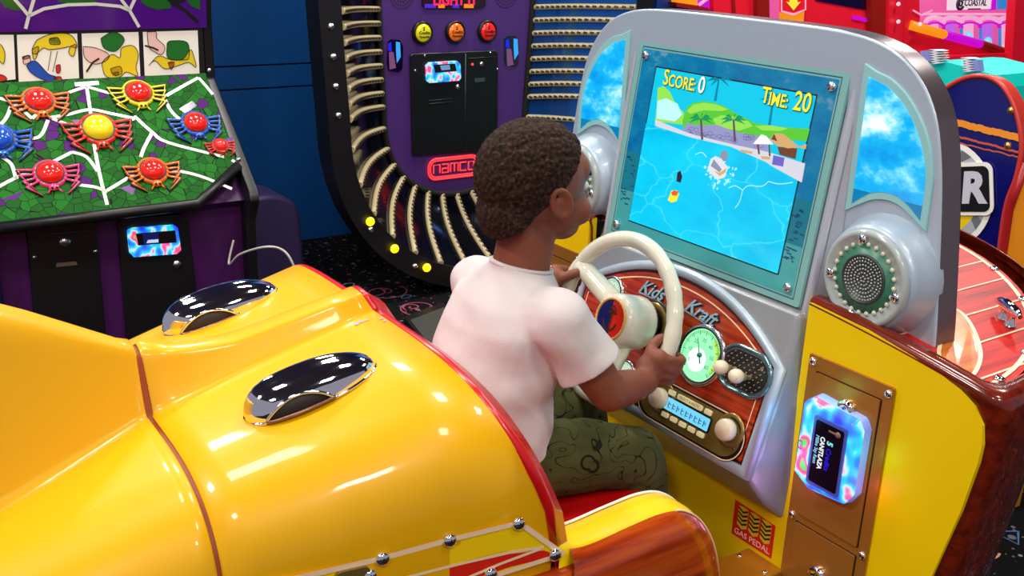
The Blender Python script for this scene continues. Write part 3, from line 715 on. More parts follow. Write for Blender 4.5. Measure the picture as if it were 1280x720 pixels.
mb.build('radio_display', [glow('radio_blue', srgb(120, 216, 250), .95), mat('lcd_mark', srgb(20, 110, 190), .4)], radio)
BTN = mat('radio_button_cream', srgb(246, 240, 190), .3, emit=srgb(240, 230, 170), es=.15)
for k in range(5):
    MB().prism(rrect(.0165, .009, .002, 2), fd.at(-.046+k*.0228, -.0215), .0045, .0085).build('radio_button', BTN, radio, bevel=.0008)
mb = MB().prism(rrect(.062, .0095, .002, 2), fd.at(0, .021), .0045, .0072, 0).text('SELECT-A-MATIC', fd.at(0, .021), .0068, 1, ext=0, z=.0075); mb.build('radio_bar', [BTN, OLIVE], radio)
for a in (-.046, .046): MB().prism(rrect(.017, .0095, .002, 2), fd.at(a, .021), .0045, .008).build('radio_button', BTN, radio, bevel=.0008)
for (kx, ky) in ((818, 497), (902, 537)):
    k_ = DF.hit(kx, ky, .038); a, b = (k_-DF.o)@DF.x, (k_-DF.o)@DF.y; ff = DF.at(a, b, .011)
    mb = MB(); P = []
    for r, z in [(.012, .002), (.012, .008), (.0175, .009), (.0185, .012), (.0185, .022), (.016, .026), (.0001, .027)]:
        P.append([ff.p(r*(1+(.045 if (j % 2 and .009 <= z <= .024) else 0))*math.cos(2*math.pi*j/40), r*(1+(.045 if (j % 2 and .009 <= z <= .024) else 0))*math.sin(2*math.pi*j/40), z) for j in range(40)])
    mb.grid(P, 0, True, True); mb.build('radio_knob', KNOB, radio)
    MB().lathe([(.030, .004), (.029, .0065), (.024, .006), (.022, .004)], ff, 30).build('knob_ring', OLIVE, radio)
# lettering and dash screws
SCRIPT = mat('badge_chrome_blue', srgb(168, 200, 220), .2, .3); SDK = mat('badge_shadow', srgb(20, 22, 30), .4)
def badge(txt, x0, x1, size, rot):
    c = D((x0[0]+x1[0])/2, (x0[1]+x1[1])/2, .013); ff = G.at(*c)
    ff = Fr(ff.o, ff.x*math.cos(rot)+ff.y*math.sin(rot), -ff.x*math.sin(rot)+ff.y*math.cos(rot))
    mb = MB(); mb.text(txt, ff.at(.0012, -.0016), size, 1, off=.0013, ext=.0006, shear=.5, z=.0012, wide=1.02); mb.text(txt, ff, size, 0, off=.0003, ext=.001, shear=.5, z=.0026, wide=1.02)
    mb.ribbon([ff.p(-.34*size*len(txt)*.62, -.36*size, .003), ff.p(.40*size*len(txt)*.8, -.36*size, .003)], [.0028, .0006], ff.z, 0)
    o = mb.build('badge_lettering', [SCRIPT, SDK], ride); o['label'] = 'chrome script lettering reading ' + txt
badge('Kids', (796, 354), (833, 372), .036, -.02); badge('Kraft', (853, 379), (898, 401), .036, -.13)
for a, b in ((.232, -.062), (.228, -.207), (-.228, -.207), (-.232, -.062)): screws(G, [(a, b, 0)], .0058, dash, .6, CHR)
# ---- steering wheel
wc = A(-.02, -.195, .752); WF = Fr(wc, X, (0, math.sin(TD), math.cos(TD)))
RW = .146
mb = MB(); pth = []
for k in range(72):
    t = 2*math.pi*k/72; pth.append(WF.p(RW*math.cos(t), RW*math.sin(t)))
rr = [.0145-.0012*(1 if (k % 3 == 0 and not (12 < k < 30)) else 0) for k in range(72)]
wheel = MB().tube(pth, rr, 14, 0, closed=True).build('steering_wheel', CREAM, ride); wheel['label'] = 'cream steering wheel the child holds'
hb_ = G.p(*cs)
axis = WF.z
hubf = Fr(WF.p(.004, 0, -.022), WF.x, WF.y)
mb = MB().lathe([(.0001, .034), (.036, .034), (.043, .033), (.0475, .028), (.049, .02), (.050, -.012), (.050, -.03), (.046, -.038), (.0001, -.039)], hubf, 36)
mb.build('wheel_hub', CREAM, wheel)
MB().tube([hubf.p(0, 0, -.03), hb_], .024, 20).build('steering_column', BLK, ride)
mb = MB().disc(hubf, .0385, 36, 0, .0346)
mb.poly3([hubf.p(.0380*math.cos(t), .0380*math.sin(t), .0350) for t in np.linspace(math.radians(100), math.radians(280), 24)], 1)
mb.tube([hubf.p(.0370*math.cos(t), .0370*math.sin(t), .0355) for t in np.linspace(0, 2*math.pi, 60, endpoint=False)], [.0022+.0008*(k % 2) for k in range(60)], 6, 2, closed=True)
# small dark anchor-like scroll
for pts in ([(0, .015), (.001, -.012)], [(-.008, .009), (.009, .010)], [(-.013, -.004), (-.009, -.012), (.001, -.016), (.010, -.011), (.013, -.003)], [(-.006, .014), (.0, .019), (.006, .014), (0, .010)]):
    mb.ribbon([hubf.p(a*1.3, b*1.3, .0355) for a, b in pts], .0042, hubf.z, 3)
b_ = mb.build('hub_badge', [REDP, NAVY, ROPE, mat('badge_scroll', srgb(96, 60, 30), .4, .5)], wheel); b_['label'] = 'red and navy round badge with rope edge'
for ang in (-84, 153):
    t = math.radians(ang); p0 = hubf.p(.02*math.cos(t), .02*math.sin(t), -.012); p1 = WF.p(RW*math.cos(t), RW*math.sin(t))
    mb = MB().tube([p0, p0*.6+p1*.4, p0*.25+p1*.75, p1], [.021, .0195, .0185, .017], 14); mb.build('wheel_spoke', CREAM, wheel)
# ---- bronze coin panels on both wings, card reader on the near one
for sg in (1, -1):
    f = Fr(A(.383*sg, WV-.0015, .445), X, Z); W2, H2 = .162, .66
    mb = MB().prism(rrect(W2, H2, .004, 2), f, -.001, .003); pan = mb.build('coin_panel', GOLD, ride, bevel=.001)
    pan['label'] = 'bronze coin panel on the %s wing' % ('near' if sg > 0 else 'far')
    for (b0, b1) in ((.044, .305), (-.30, .030)):
        fd_ = f.at(0, (b0+b1)/2)
        mb = MB().prism(rrect(.126, b1-b0, .002, 2), fd_, .003, .0033, 1); mb.prism(rrect(.122, b1-b0-.004, .002, 2), fd_, .0034, .0062, 0); d_ = mb.build('panel_door', [GOLD, BLK], pan)
        lk = f.at(.008*sg if b0 > 0 else 0, (.268 if b0 > 0 else -.04), .006)
        MB().lathe([(.0165, 0), (.0165, .007), (.0135, .0125), (.006, .0128), (.0055, .0105), (.0001, .0105)], lk, 28).box((0, 0, .0128), (.002, .009, .001), lk, 1).build('door_lock', [CHR, BLKM], pan)
    screws(f.at(0, 0, .003), [(-.072, .318, 0), (.072, .318, 0), (.072, .036, 0), (-.072, .036, 0), (-.072, -.318, 0), (.072, -.318, 0)], .0068, pan, .5, CHR)
def ledmat():
    m = mat('reader_led', (.05, .05, .06, 1), .2); t = NT(m)
    v = t.coord((30, 30, 24)); nz = t.n('ShaderNodeTexNoise', i_Scale=1.0, i_Detail=1.0); t.l(v, nz.inputs['Vector'])
    sp = t.n('ShaderNodeSeparateColor'); t.l(nz.outputs['Color'], sp.inputs['Color'])
    c = t.ramp(nz.outputs['Fac'], [(.26, srgb(20, 60, 255)), (.40, srgb(30, 140, 255)), (.50, srgb(0, 226, 255)), (.56, srgb(214, 246, 255)), (.62, srgb(255, 110, 190)), (.69, srgb(255, 60, 120)), (.76, srgb(60, 240, 100))])
    t.l(c, t.b.inputs['Emission Color']); t.b.inputs['Emission Strength'].default_value = 1.0
    return m
LEDM = ledmat(); LEDSIDE = mat('reader_frost', srgb(150, 176, 236), .25, emit=srgb(80, 120, 255), es=.3)
f = Fr(A(.3765, WV-.0065, .638), X, Z)
oct_ = [(-.062, -.066), (-.060, .062), (-.036, .082), (.052, .075), (.062, .060), (.062, -.052), (.046, -.078), (-.03, -.085)]
oc2 = [(a*.80+.004, b*.86) for a, b in oct_]; k = len(oct_)
mb = MB(); ring_ = lambda P, z: [f.p(a, b, z) for a, b in P+P[:1]]
mb.grid([ring_(oct_, 0), ring_([(a*.97, b*.98) for a, b in oct_], .016)], 1, False); mb.grid([ring_([(a*.97, b*.98) for a, b in oct_], .016), ring_(oc2, .028)], 0, False); mb.add([f.p(a, b, .028) for a, b in oc2], [list(range(k))], 0)
reader = mb.build('card_reader', [LEDM, LEDSIDE], ride, bevel=.004, seg=3); reader['label'] = 'card reader with a glowing rainbow bezel'
fs = f.at(.0085, -.004)
mb = MB().prism(rrect(.064, .120, .004, 3), fs, .028, .0305, 0); mb.prism(rrect(.054, .108, .003, 3), fs, .0305, .0315, 1); mb.build('reader_screen', [mat('reader_frame', srgb(70, 90, 190), .3), mat('reader_glass', (.002, .002, .006, 1), .3, spec=.1)], reader)
# its text runs sideways, top of the letters to the right
ft = Fr(fs.p(0, 0, .0318), -fs.y, fs.x)
mb = MB(); mb.text('5', ft.at(-.024, .004), .015, 0, off=.0004); mb.text('Credits', ft.at(.004, .004), .013, 1); mb.text('CANITLAZA', ft.at(-.002, -.010), .0115, 2, off=.0003, wide=.9); mb.text('Millke Say Rann', ft.at(-.004, -.020), .0095, 3, wide=.84)
mb.lathe([(.005, 0), (.005, .0003), (.0001, .0003)], ft.at(-.045, .017), 16, 4); mb.box((-.045, .006, 0), (.003, .014, .0004), ft, 4)
mb.build('reader_text', [glow('txt_cyan', srgb(130, 240, 240), .9), glow('txt_blue', srgb(30, 20, 240), .9), glow('txt_white', srgb(240, 244, 255), .9), glow('txt_pale', srgb(150, 220, 240), .8), mat('txt_bronze', srgb(150, 104, 90), .5)], reader)
# reader's hand-shaped tap mark
mb = MB().tube([f.p(-.046+.005*math.cos(t), -.008+.007*math.sin(t), .0275) for t in np.linspace(0, 5.4, 14)], .0008, 5); mb.build('tap_mark', mat('tapmark', srgb(60, 70, 150), .4), reader)
# ---- pedal sign, pedal box, cockpit floor
_c = hv(941.5, 662, WV); sf = Fr(A(_c[0], WV-.0004, _c[2]+.003), X, Z)
mb = MB().prism([(-.048, -.036), (.048, -.036), (.048, .03), (-.048, .034)], sf, -.0002, .0006, 0)
for k in range(3):
    a = -.026+k*.0275
    mb.prism([(a-.0115, -.010), (a, -.016), (a+.0115, -.010), (a+.0115, .028), (a, .030), (a-.0115, .028)], sf, .0006, .0009, 1)
    for j in range(4):
        b = -.006+j*.0085; mb.add([sf.p(a-.0113, b+.0035, .0012), sf.p(a, b-.0025, .0012), sf.p(a+.0113, b+.0035, .0012), sf.p(a+.0113, b+.0075, .0012), sf.p(a, b+.0015, .0012), sf.p(a-.0113, b+.0075, .0012)], [(0, 1, 4, 5), (1, 2, 3, 4)], 2)
mb.text('GAS PEDAL', sf.at(0, -.0255), .0165, 3, z=.0008, wide=1.02)
mb.build('pedal_sign', [REDP, mat('sign_yellow', srgb(236, 200, 40), .4), BLK, mat('sign_letter', srgb(244, 206, 180), .5)], ride)['label'] = 'red GAS PEDAL sticker with black and yellow chevrons'
mb = MB().box((.265, -.135, .342), (.085, .17, .05)); mb.build('pedal_box', mat('pedal_amber', srgb(176, 112, 22), .3, .2, coat=.3), ride, bevel=.006, seg=3)
screws(Fr(A(.265, -.135, .367), X, Y), [(.03, .05, 0), (-.03, .05, 0), (.03, -.06, 0), (-.03, -.06, 0)], .005, ride, .4, CHR, 'pedal_screw')
mb = MB().box((0, -.33, .19), (.74, .54, .02)); mb.build('cockpit_floor', YEL2, ride)
mb = MB().prism(rrect(.95, 1.55, .1, 4), Fr((0, -.85, .0), X, Y), .002, .06); mb.build('ride_base', BLK, ride)
# ================================================================== THE ROOM
def carpet():
    m = mat('arcade_carpet', (.004, .004, .005, 1), .95, spec=.1); t = NT(m)
    v = t.coord((1, 1, 1)); c = None
    base = (.004, .004, .005, 1)
    for sc, thr, rr, off in ((16, .42, .17, 0.), (34, .55, .20, 7.3), (60, .62, .22, 3.1)):
        mp = t.n('ShaderNodeMapping'); mp.inputs['Scale'].default_value = (sc, sc, .001); mp.inputs['Location'].default_value = (off, off*.7, 0); t.l(v, mp.inputs['Vector'])
        vo = t.n('ShaderNodeTexVoronoi', feature='F1', i_Scale=1.); t.l(mp.outputs['Vector'], vo.inputs['Vector'])
        sp = t.n('ShaderNodeSeparateColor'); t.l(vo.outputs['Color'], sp.inputs['Color'])
        g1 = t.n('ShaderNodeMath', operation='LESS_THAN'); g1.inputs[1].default_value = rr; t.l(vo.outputs['Distance'], g1.inputs[0])
        g2 = t.n('ShaderNodeMath', operation='GREATER_THAN'); g2.inputs[1].default_value = thr; t.l(sp.outputs['Red'], g2.inputs[0])
        mu = t.n('ShaderNodeMath', operation='MULTIPLY'); t.l(g1.outputs[0], mu.inputs[0]); t.l(g2.outputs[0], mu.inputs[1])
        colr = t.ramp(sp.outputs['Green'], [(0, srgb(100, 100, 110)), (.45, srgb(130, 130, 130)), (.6, srgb(140, 44, 66)), (.75, srgb(56, 80, 130)), (.9, srgb(140, 90, 44))], 'CONSTANT')
        mx = t.n('ShaderNodeMix', data_type='RGBA'); t.l(mu.outputs[0], mx.inputs[0])
        if c is None: mx.inputs[6].default_value = base
        else: t.l(c, mx.inputs[6])
        t.l(colr, mx.inputs[7]); c = mx.outputs[2]
    t.l(c, t.b.inputs['Base Color']); return m
mb = MB().grid([[A(-3.3, -3.2, 0), A(-3.3, 6.2, 0)], [A(3.2, -3.2, 0), A(3.2, 6.2, 0)]], 0, False)
rnd = random.Random(21)
def scrib(u, v, kind, s, m):
    a0 = rnd.uniform(0, 6.28)
    if kind == 0: pts = [A(u+s*(.2+.1*t)*math.cos(a0+t), v+s*(.2+.1*t)*math.sin(a0+t), .0012) for t in np.linspace(0, 8, 26)]
    elif kind == 1: pts = [A(u+s*.6*math.cos(t)*math.cos(a0)-s*.35*math.sin(t)*math.sin(a0), v+s*.6*math.cos(t)*math.sin(a0)+s*.35*math.sin(t)*math.cos(a0), .0012) for t in np.linspace(0, 6.28, 18)]
    elif kind == 2: pts = [A(u+s*math.cos(a0+k*2.1), v+s*math.sin(a0+k*2.1), .0012) for k in (0, 1, 2, 3)]
    else: pts = [A(u+s*(t-.5)*2*math.cos(a0)-s*.3*math.sin(7*t)*math.sin(a0), v+s*(t-.5)*2*math.sin(a0)+s*.3*math.sin(7*t)*math.cos(a0), .0012) for t in np.linspace(0, 1, 18)]
    mb.ribbon(pts, .006, Z, m)
for k in range(420):
    scrib(rnd.uniform(-2.6, 2.2), rnd.uniform(-2.2, 4.5), rnd.choice([0, 1, 1, 2, 3]), rnd.uniform(.03, .075), rnd.choice([1, 1, 2, 3, 4]))
for (x, y, k, s, m) in ((1262, 670, 2, .04, 3), (1222, 686, 0, .05, 4), (1248, 662, 1, .02, 2), (480, 365, 0, .10, 1), (525, 385, 0, .09, 1), (465, 372, 3, .12, 1)):
    q = hw(x, y, 0); scrib(q[0], q[1], k, s, m)
fl = mb.build('floor', [carpet(), mat('yarn_pink', srgb(150, 60, 84), .9), mat('yarn_grey', srgb(150, 150, 150), .9), mat('yarn_blue', srgb(70, 100, 150), .9), mat('yarn_peach', srgb(200, 140, 110), .9)]); fl['kind'] = 'structure'
BLUEW = mat('wall_blue', srgb(8, 84, 160), .5)
wb = MB()
for (w0, w1) in ((0, .715), (.722, .815), (.822, 1.9), (1.907, 3.1)): wb.box((-3.15, 1.5, (w0+w1)/2), (.1, 9.4, w1-w0))
wb.box((-3.16, 1.5, 1.55), (.08, 9.4, 3.1), None, 1)
o = wb.build('wall_back', [BLUEW, BLKM]); o['kind'] = 'structure'
o = MB().box((0, 6.2, 1.55), (6.4, .1, 3.1)).build('wall_right', mat('wall_navy', srgb(30, 22, 60), .6)); o['kind'] = 'structure'
o = MB().box((0, 1.5, 3.15), (6.4, 9.5, .1)).build('ceiling', mat('ceiling_dark', srgb(84, 78, 94), .8)); o['kind'] = 'structure'
# ------------------------------------------------------------------ the spider whacking game, left
sp = thing('spider_game', 'purple whacking game with spiders on a green web playfield, at the left', 'arcade game', (-2.3, -.55, 0))
PUR = mat('purple_laminate', srgb(70, 22, 84), .35); INDI = mat('indigo_laminate', srgb(24, 14, 66), .35)
body = [(-2.9, .0), (-2.02, .0), (-2.0, .08), (-2.0, .50), (-1.96, .53), (-2.30, .86), (-2.30, 1.08), (-2.22, 1.9), (-2.9, 1.9)]
sf_ = lambda v: Fr((0, v, 0), X, Z)
mb = MB()
mb.prism(body, Fr((0, -.165, 0), X, Z), 0, .765, 0); mb.build('cabinet', PUR, sp)
side = [(-2.95, 0), (-1.98, 0), (-1.95, .10), (-1.95, .45), (-1.905, .535), (-1.915, .57), (-2.275, .888), (-2.275, 1.10), (-2.15, 1.95), (-2.95, 1.95)]
MB().prism(side, Fr((0, -.135, 0), X, Z), 0, .034).build('side_panel', BLK, sp, bevel=.006)
MB().prism(side, Fr((0, -.93, 0), X, Z), 0, .04).build('side_panel', INDI, sp, bevel=.006)
pA, pB, pC = hu(120, 262, -1.93), hu(245, 255, -1.93), hu(120, 100, -2.28)
pex = A(0, 1, 0); pey = pC-pA; pey = pey-pex*(pey@pex)
QF = Fr(pA, pex, pey)
def qh(x, y, o=.0): return QF.hit(x, y, o)
LEAF = mat('leaf_green', srgb(30, 128, 30), .6, spec=.12); t_ = NT(LEAF)
v_ = t_.coord((1, 1, 1)); mp_ = t_.n('ShaderNodeMapping'); mp_.inputs['Scale'].default_value = (32, 32, 32); t_.l(v_, mp_.inputs['Vector'])
vo_ = t_.n('ShaderNodeTexVoronoi', feature='DISTANCE_TO_EDGE', i_Scale=1.0); t_.l(mp_.outputs['Vector'], vo_.inputs['Vector'])
vc_ = t_.n('ShaderNodeTexVoronoi', feature='F1', i_Scale=1.0); t_.l(mp_.outputs['Vector'], vc_.inputs['Vector'])
sp_ = t_.n('ShaderNodeSeparateColor'); t_.l(vc_.outputs['Color'], sp_.inputs['Color'])
base_ = t_.ramp(sp_.outputs['Red'], [(0, srgb(16, 84, 18)), (.5, srgb(24, 104, 24)), (.90, srgb(28, 96, 28)), (.93, srgb(78, 24, 104))], 'CONSTANT')
ln_ = t_.ramp(vo_.outputs['Distance'], [(0, (0, 0, 0, 1)), (.018, (.08, .1, .08, 1)), (.032, (1, 1, 1, 1))])
mx_ = t_.n('ShaderNodeMix', data_type='RGBA', blend_type='MULTIPLY'); mx_.inputs[0].default_value = 1; t_.l(base_, mx_.inputs[6]); t_.l(ln_, mx_.inputs[7]); t_.l(mx_.outputs[2], t_.b.inputs['Base Color'])
WEB = mat('web_white', srgb(226, 226, 214), .3, coat=.4); PURP = mat('purple_print', srgb(86, 26, 112), .25, coat=.5)
b0 = QF.uv(0, 265); c1 = QF.uv(250, 95); d1 = QF.uv(245, 255); e1 = QF.uv(298, 205)
wid0 = -.925-pA[1]
mb = MB(); poly = [(wid0, d1[1]-.004), (d1[0], d1[1]), (-.172-pA[1], QF.uv(298, 207)[1]), (-.172-pA[1], c1[1]), (wid0, c1[1])]
mb.prism(poly, QF, -.01, .014, 0)
rim = [QF.p(a, b, .012) for a, b in poly[:3]]; mb.tube([q+A(.004, 0, -.006) for q in rim], .018, 8, 1)
play = mb.build('playfield', [LEAF, BLK], sp); play['label'] = 'green leaf playfield with a white web'
def web(pts, w=.0105, m=0): return MBW.ribbon([qh(x, y, .0152) for x, y in smooth2(pts)], w, QF.z, m)
def smooth2(pts): return [tuple(q) for q in smooth_path(pts, 5)]
MBW = MB()
for pts in ([(108, 106), (113, 140), (117, 175), (124, 215), (134, 256)], [(-20, 118), (15, 128), (40, 148)], [(40, 148), (72, 122), (108, 108)], [(15, 128), (6, 150), (-16, 168)],
            [(108, 108), (155, 120), (205, 121)], [(205, 121), (228, 108), (248, 97)], [(248, 97), (258, 108), (266, 118)], [(205, 121), (215, 140), (232, 152), (262, 156)], [(62, 147), (85, 143), (112, 137), (140, 142), (168, 148)],
            [(62, 147), (85, 156), (110, 170)], [(168, 145), (190, 165), (210, 178), (280, 196)], [(60, 150), (52, 168), (40, 173), (10, 173)], [(168, 148), (140, 160), (117, 176)], [(190, 166), (180, 185), (176, 196)], [(-10, 238), (20, 222), (60, 205), (90, 190)],
            [(0, 195), (14, 205), (20, 224)], [(90, 190), (108, 196), (122, 214)], [(134, 238), (160, 222), (180, 206)], [(180, 206), (215, 212), (250, 220), (290, 236)], [(290, 200), (297, 206), (296, 212)], [(98, 231), (120, 234), (134, 240)]):
    web(pts)
for pts in ([(88, 150), (125, 148), (160, 160), (146, 168), (110, 166)], [(224, 136), (240, 126), (246, 132), (232, 142)], [(0, 250), (30, 238), (20, 250)], [(150, 235), (172, 228), (166, 244)], [(276, 176), (292, 170), (290, 184)]):
    MBW.poly3([qh(x, y, .0148) for x, y in pts], 1)
MBW.poly3([qh(x, y, .0158) for x, y in ((93, 103), (123, 101), (124, 106), (94, 108))], 2)
MBW.build('web_print', [WEB, PURP, mat('label_white', srgb(220, 232, 240), .3)], play, recalc=False)
def spider(x, y, bodyc, domec, s=1., nm='spider_target'):
    q = QF.uv(x, y); f = QF.at(q[0], q[1], .015); bm_ = MATS.get('spider_'+bodyc[0]) or mat('spider_'+bodyc[0], srgb(*bodyc[1]), .3, coat=.5); dm_ = MATS.get('dome_'+domec[0]) or mat('dome_'+domec[0], srgb(*domec[1]), .12, coat=.8, emit=srgb(*domec[1]), es=.12)
    mb = MB(); R = .040*s
    mb.lathe([(R*1.32, 0), (R*1.28, .006), (R*1.08, .009), (R*1.0, .008)], f, 24, 0); mb.lathe([(R*1.12, .0085), (R*1.05, .0102), (R*1.0, .009)], f, 24, 1)
    for sg in (-1, 1):
        for k, a in enumerate((20, 0, -18, -36)):
            t = math.radians(a); p0 = (sg*R*1.1*math.cos(t), R*1.1*math.sin(t)); kx = (sg*R*(2.3-.12*k), R*(.55-.55*k)); p1 = (sg*R*(2.0-.35*k), R*(-.35-.55*k))
            mb.tube([f.p(*p0, .005), f.p(*kx, .006), f.p(*p1, .003)], [R*.13, R*.12, R*.05], 6, 0)
            mb.tube([f.p(p0[0], p0[1]-.002, .0025), f.p(kx[0]*1.03, kx[1]-.003, .0025), f.p(p1[0], p1[1]-.003, .002)], [R*.16, R*.14, R*.06], 5, 1)
    mb.ell((0, -R*1.35, .006), (R*.42, R*.34, .008), f, 12, 7, 0)
    for sg in (-1, 1): mb.ell((sg*R*.16, -R*1.5, .012), (R*.11, R*.11, .004), f, 8, 5, 1); mb.tube([f.p(sg*R*.3, -R*1.5, .005), f.p(sg*R*.55, -R*1.85, .004)], R*.07, 5, 0)
    o = mb.build(nm, [bm_, BLK], sp); o['label'] = '%s spider with a %s dome' % (bodyc[0], domec[0])
    MB().ell((0, 0, .006), (R, R, R*.78), f, 24, 10, 0, 0., 1.).build('dome', dm_, o)
cO = ('orange', (240, 110, 20)); cY = ('yellow', (236, 216, 20)); cB = ('blue', (10, 90, 200)); cR = ('red', (226, 40, 20)); cP = ('pink', (240, 60, 120)); dR = ('red', (240, 34, 24)); dY = ('yellow', (244, 220, 30)); dB = ('blue', (20, 80, 190))
spider(48, 130, cO, dR); spider(172, 120, cY, dR); spider(122, 165, cR, dY, 1.15); spider(243, 158, cB, dR, .95); spider(-2, 178, cB, dB, 1.05); spider(62, 221, cP, dR, .95); spider(190, 217, cO, dR, .95); spider(274, 186, cR, dR, .55)
# instruction pictures and the header art
HF = Fr(hu(120, 98, -2.28)+A(.006, 0, 0), Y, Z)
hx = lambda x, y, o=0.: HF.hit(x, y, o)
mb = MB()
p0 = HF.uv(0, 37)[1]; HRT = -.172-HF.o[1]; mb.prism([(-.44, -.01), (HRT, -.01), (HRT, p0+.02), (-.44, p0+.02)], HF, -.01, .004, 0); mb.build('picture_frame', BLK, sp)
PAPER = mat('picture_paper', srgb(230, 224, 210), .4, emit=srgb(230, 222, 206), es=.18); YL = mat('cartoon_yellow', srgb(236, 208, 30), .4); INK = mat('cartoon_ink', srgb(40, 30, 20), .5); FLESH = mat('cartoon_flesh', srgb(240, 196, 186), .4); MGR = mat('cartoon_green', srgb(24, 110, 34), .4); CBL = mat('cartoon_blue', srgb(30, 80, 180), .4); CRD = mat('cartoon_red', srgb(214, 44, 36), .4)
PM = [PAPER, YL, INK, FLESH, MGR, CBL, CRD]
def blob(mb, pts, m, o=.006, ink=True):
    P = [tuple(q) for q in smooth_path(list(pts)+[pts[0]], 4)][:-1]
    mb.poly3([hx(x, y, o) for x, y in P], m)
    if ink: mb.ribbon([hx(x, y, o+.0008) for x, y in P], .0022, HF.z, 2, closed=True)
def pic(x0, x1, y0a, y0b, fn):
    mb = MB().plate([hx(x0, y0a, .0045), hx(x1, y0b, .0045), hx(x1+2.5, 97.5-.015*(x1-120), .0045), hx(x0+2.5, 97.5+.05*(120-x0), .0045)], HF.z, .003, 0); fn(mb)
    mb.build('instruction_picture', PM, sp, recalc=False)
def f1(mb): blob(mb, [(-8, 60), (0, 55), (6, 66), (4, 80), (-4, 70)], 1); blob(mb, [(-10, 92), (4, 94), (8, 100), (-8, 102)], 6)
def f2(mb):
    blob(mb, [(46, 50), (62, 43), (84, 42), (94, 50), (96, 60), (88, 58), (78, 60), (62, 62), (54, 60), (44, 68), (40, 62)], 1); blob(mb, [(40, 62), (48, 58), (46, 70), (42, 74)], 1); blob(mb, [(88, 58), (95, 56), (92, 70), (86, 66)], 1); blob(mb, [(62, 48), (72, 47), (75, 55), (63, 55)], 4)
    blob(mb, [(33, 82), (44, 76), (60, 92), (70, 96), (68, 102), (50, 98), (38, 90)], 5); blob(mb, [(29, 72), (36, 70), (38, 77), (30, 80)], 3); blob(mb, [(28, 71), (36, 69), (37, 72), (29, 74)], 6); blob(mb, [(70, 82), (75, 81), (75, 90), (71, 91)], 6); blob(mb, [(68, 96), (76, 96), (76, 101), (69, 101)], 6)
    for a in ((64, 64, 60, 88), (72, 64, 66, 90)): mb.ribbon([hx(a[0], a[1], .007), hx(a[2], a[3], .007)], .002, HF.z, 2)
def f3(mb):
    blob(mb, [(130, 92), (128, 78), (140, 68), (150, 72), (152, 60), (166, 57), (173, 68), (170, 84), (172, 95), (158, 90), (150, 96), (136, 97)], 1); blob(mb, [(138, 86), (150, 83), (152, 92), (142, 94)], 1); blob(mb, [(141, 91), (148, 90), (145, 95)], 6)
    blob(mb, [(126, 48), (140, 40), (152, 44), (155, 52), (144, 64), (130, 60)], 4); blob(mb, [(104, 58), (120, 60), (136, 68), (132, 76), (118, 80), (106, 72)], 3); mb.ribbon([hx(108, 90, .007), hx(116, 78, .007), hx(124, 73, .007)], .006, HF.z, 2)
def f4(mb):
    blob(mb, [(186, 82), (198, 70), (212, 74), (228, 74), (238, 62), (242, 70), (245, 84), (236, 78), (222, 82), (206, 86), (194, 76)], 1); blob(mb, [(209, 54), (214, 51), (234, 53), (236, 72), (228, 75), (210, 73)], 4); blob(mb, [(184, 40), (195, 40), (196, 48), (206, 58), (202, 68), (192, 64), (186, 58)], 3); mb.ribbon([hx(181, 57, .007), hx(192, 60, .007), hx(198, 63, .007)], .006, HF.z, 2); blob(mb, [(210, 78), (218, 78), (214, 87)], 6)
pic(-40, 17, 44, 43.5, f1); pic(21, 96.5, 43.5, 42, f2); pic(102, 173, 42, 40, f3); pic(178.5, 247, 40, 38, f4)
# header: purple art with a web, leaning a little forward
hA = hx(120, 37, .0); NF = Fr(hA+A(.006, 0, 0), Y, A(.10, 0, 1)); nx = lambda x, y, o=0.: NF.hit(x, y, o)
PURH = mat('header_purple', srgb(72, 20, 122), .12, coat=.7, emit=srgb(80, 20, 140), es=.10); GRH = mat('header_leaf', srgb(28, 104, 34), .2, coat=.5)
mb = MB(); mb.prism([(-.44, .0), (HRT, .0), (HRT, .86), (-.44, .86)], NF, -.01, .004, 0)
def nb(pts, m, o): mb.poly3([nx(x, y, o) for x, y in pts], m)
nb([(0, 0), (8, -6), (26, 4), (30, 12), (20, 13), (6, 9)], 1, .005); nb([(72, 2), (96, -10), (118, 0), (122, 6), (100, 8), (84, 4)], 1, .005); nb([(176, 2), (190, -12), (212, 2), (214, 10), (196, 12), (184, 8)], 1, .0052); nb([(200, -6), (226, -14), (232, 2), (216, 6)], 2, .0055); nb([(234, 2), (250, -12), (250, 12), (240, 8)], 1, .005)
for pts in ([(32, 36), (36, 20), (42, 0), (48, -30)], [(36, 20), (55, 11), (85, 6), (120, 5), (150, 8), (162, 13)], [(162, 13), (174, 34)], [(162, 13), (168, 0), (174, -20)], [(162, 13), (152, 0), (140, -30)], [(36, 20), (28, 10), (10, -10)]):
    mb.ribbon([nx(x, y, .006) for x, y in pts], .010, NF.z, 3)
mb.ribbon([nx(x, y, .006) for x, y in ((214, 2), (230, 12), (248, 28))], .012, NF.z, 2)
mb.build('header_art', [PURH, GRH, BLK, WEB], sp, recalc=False)
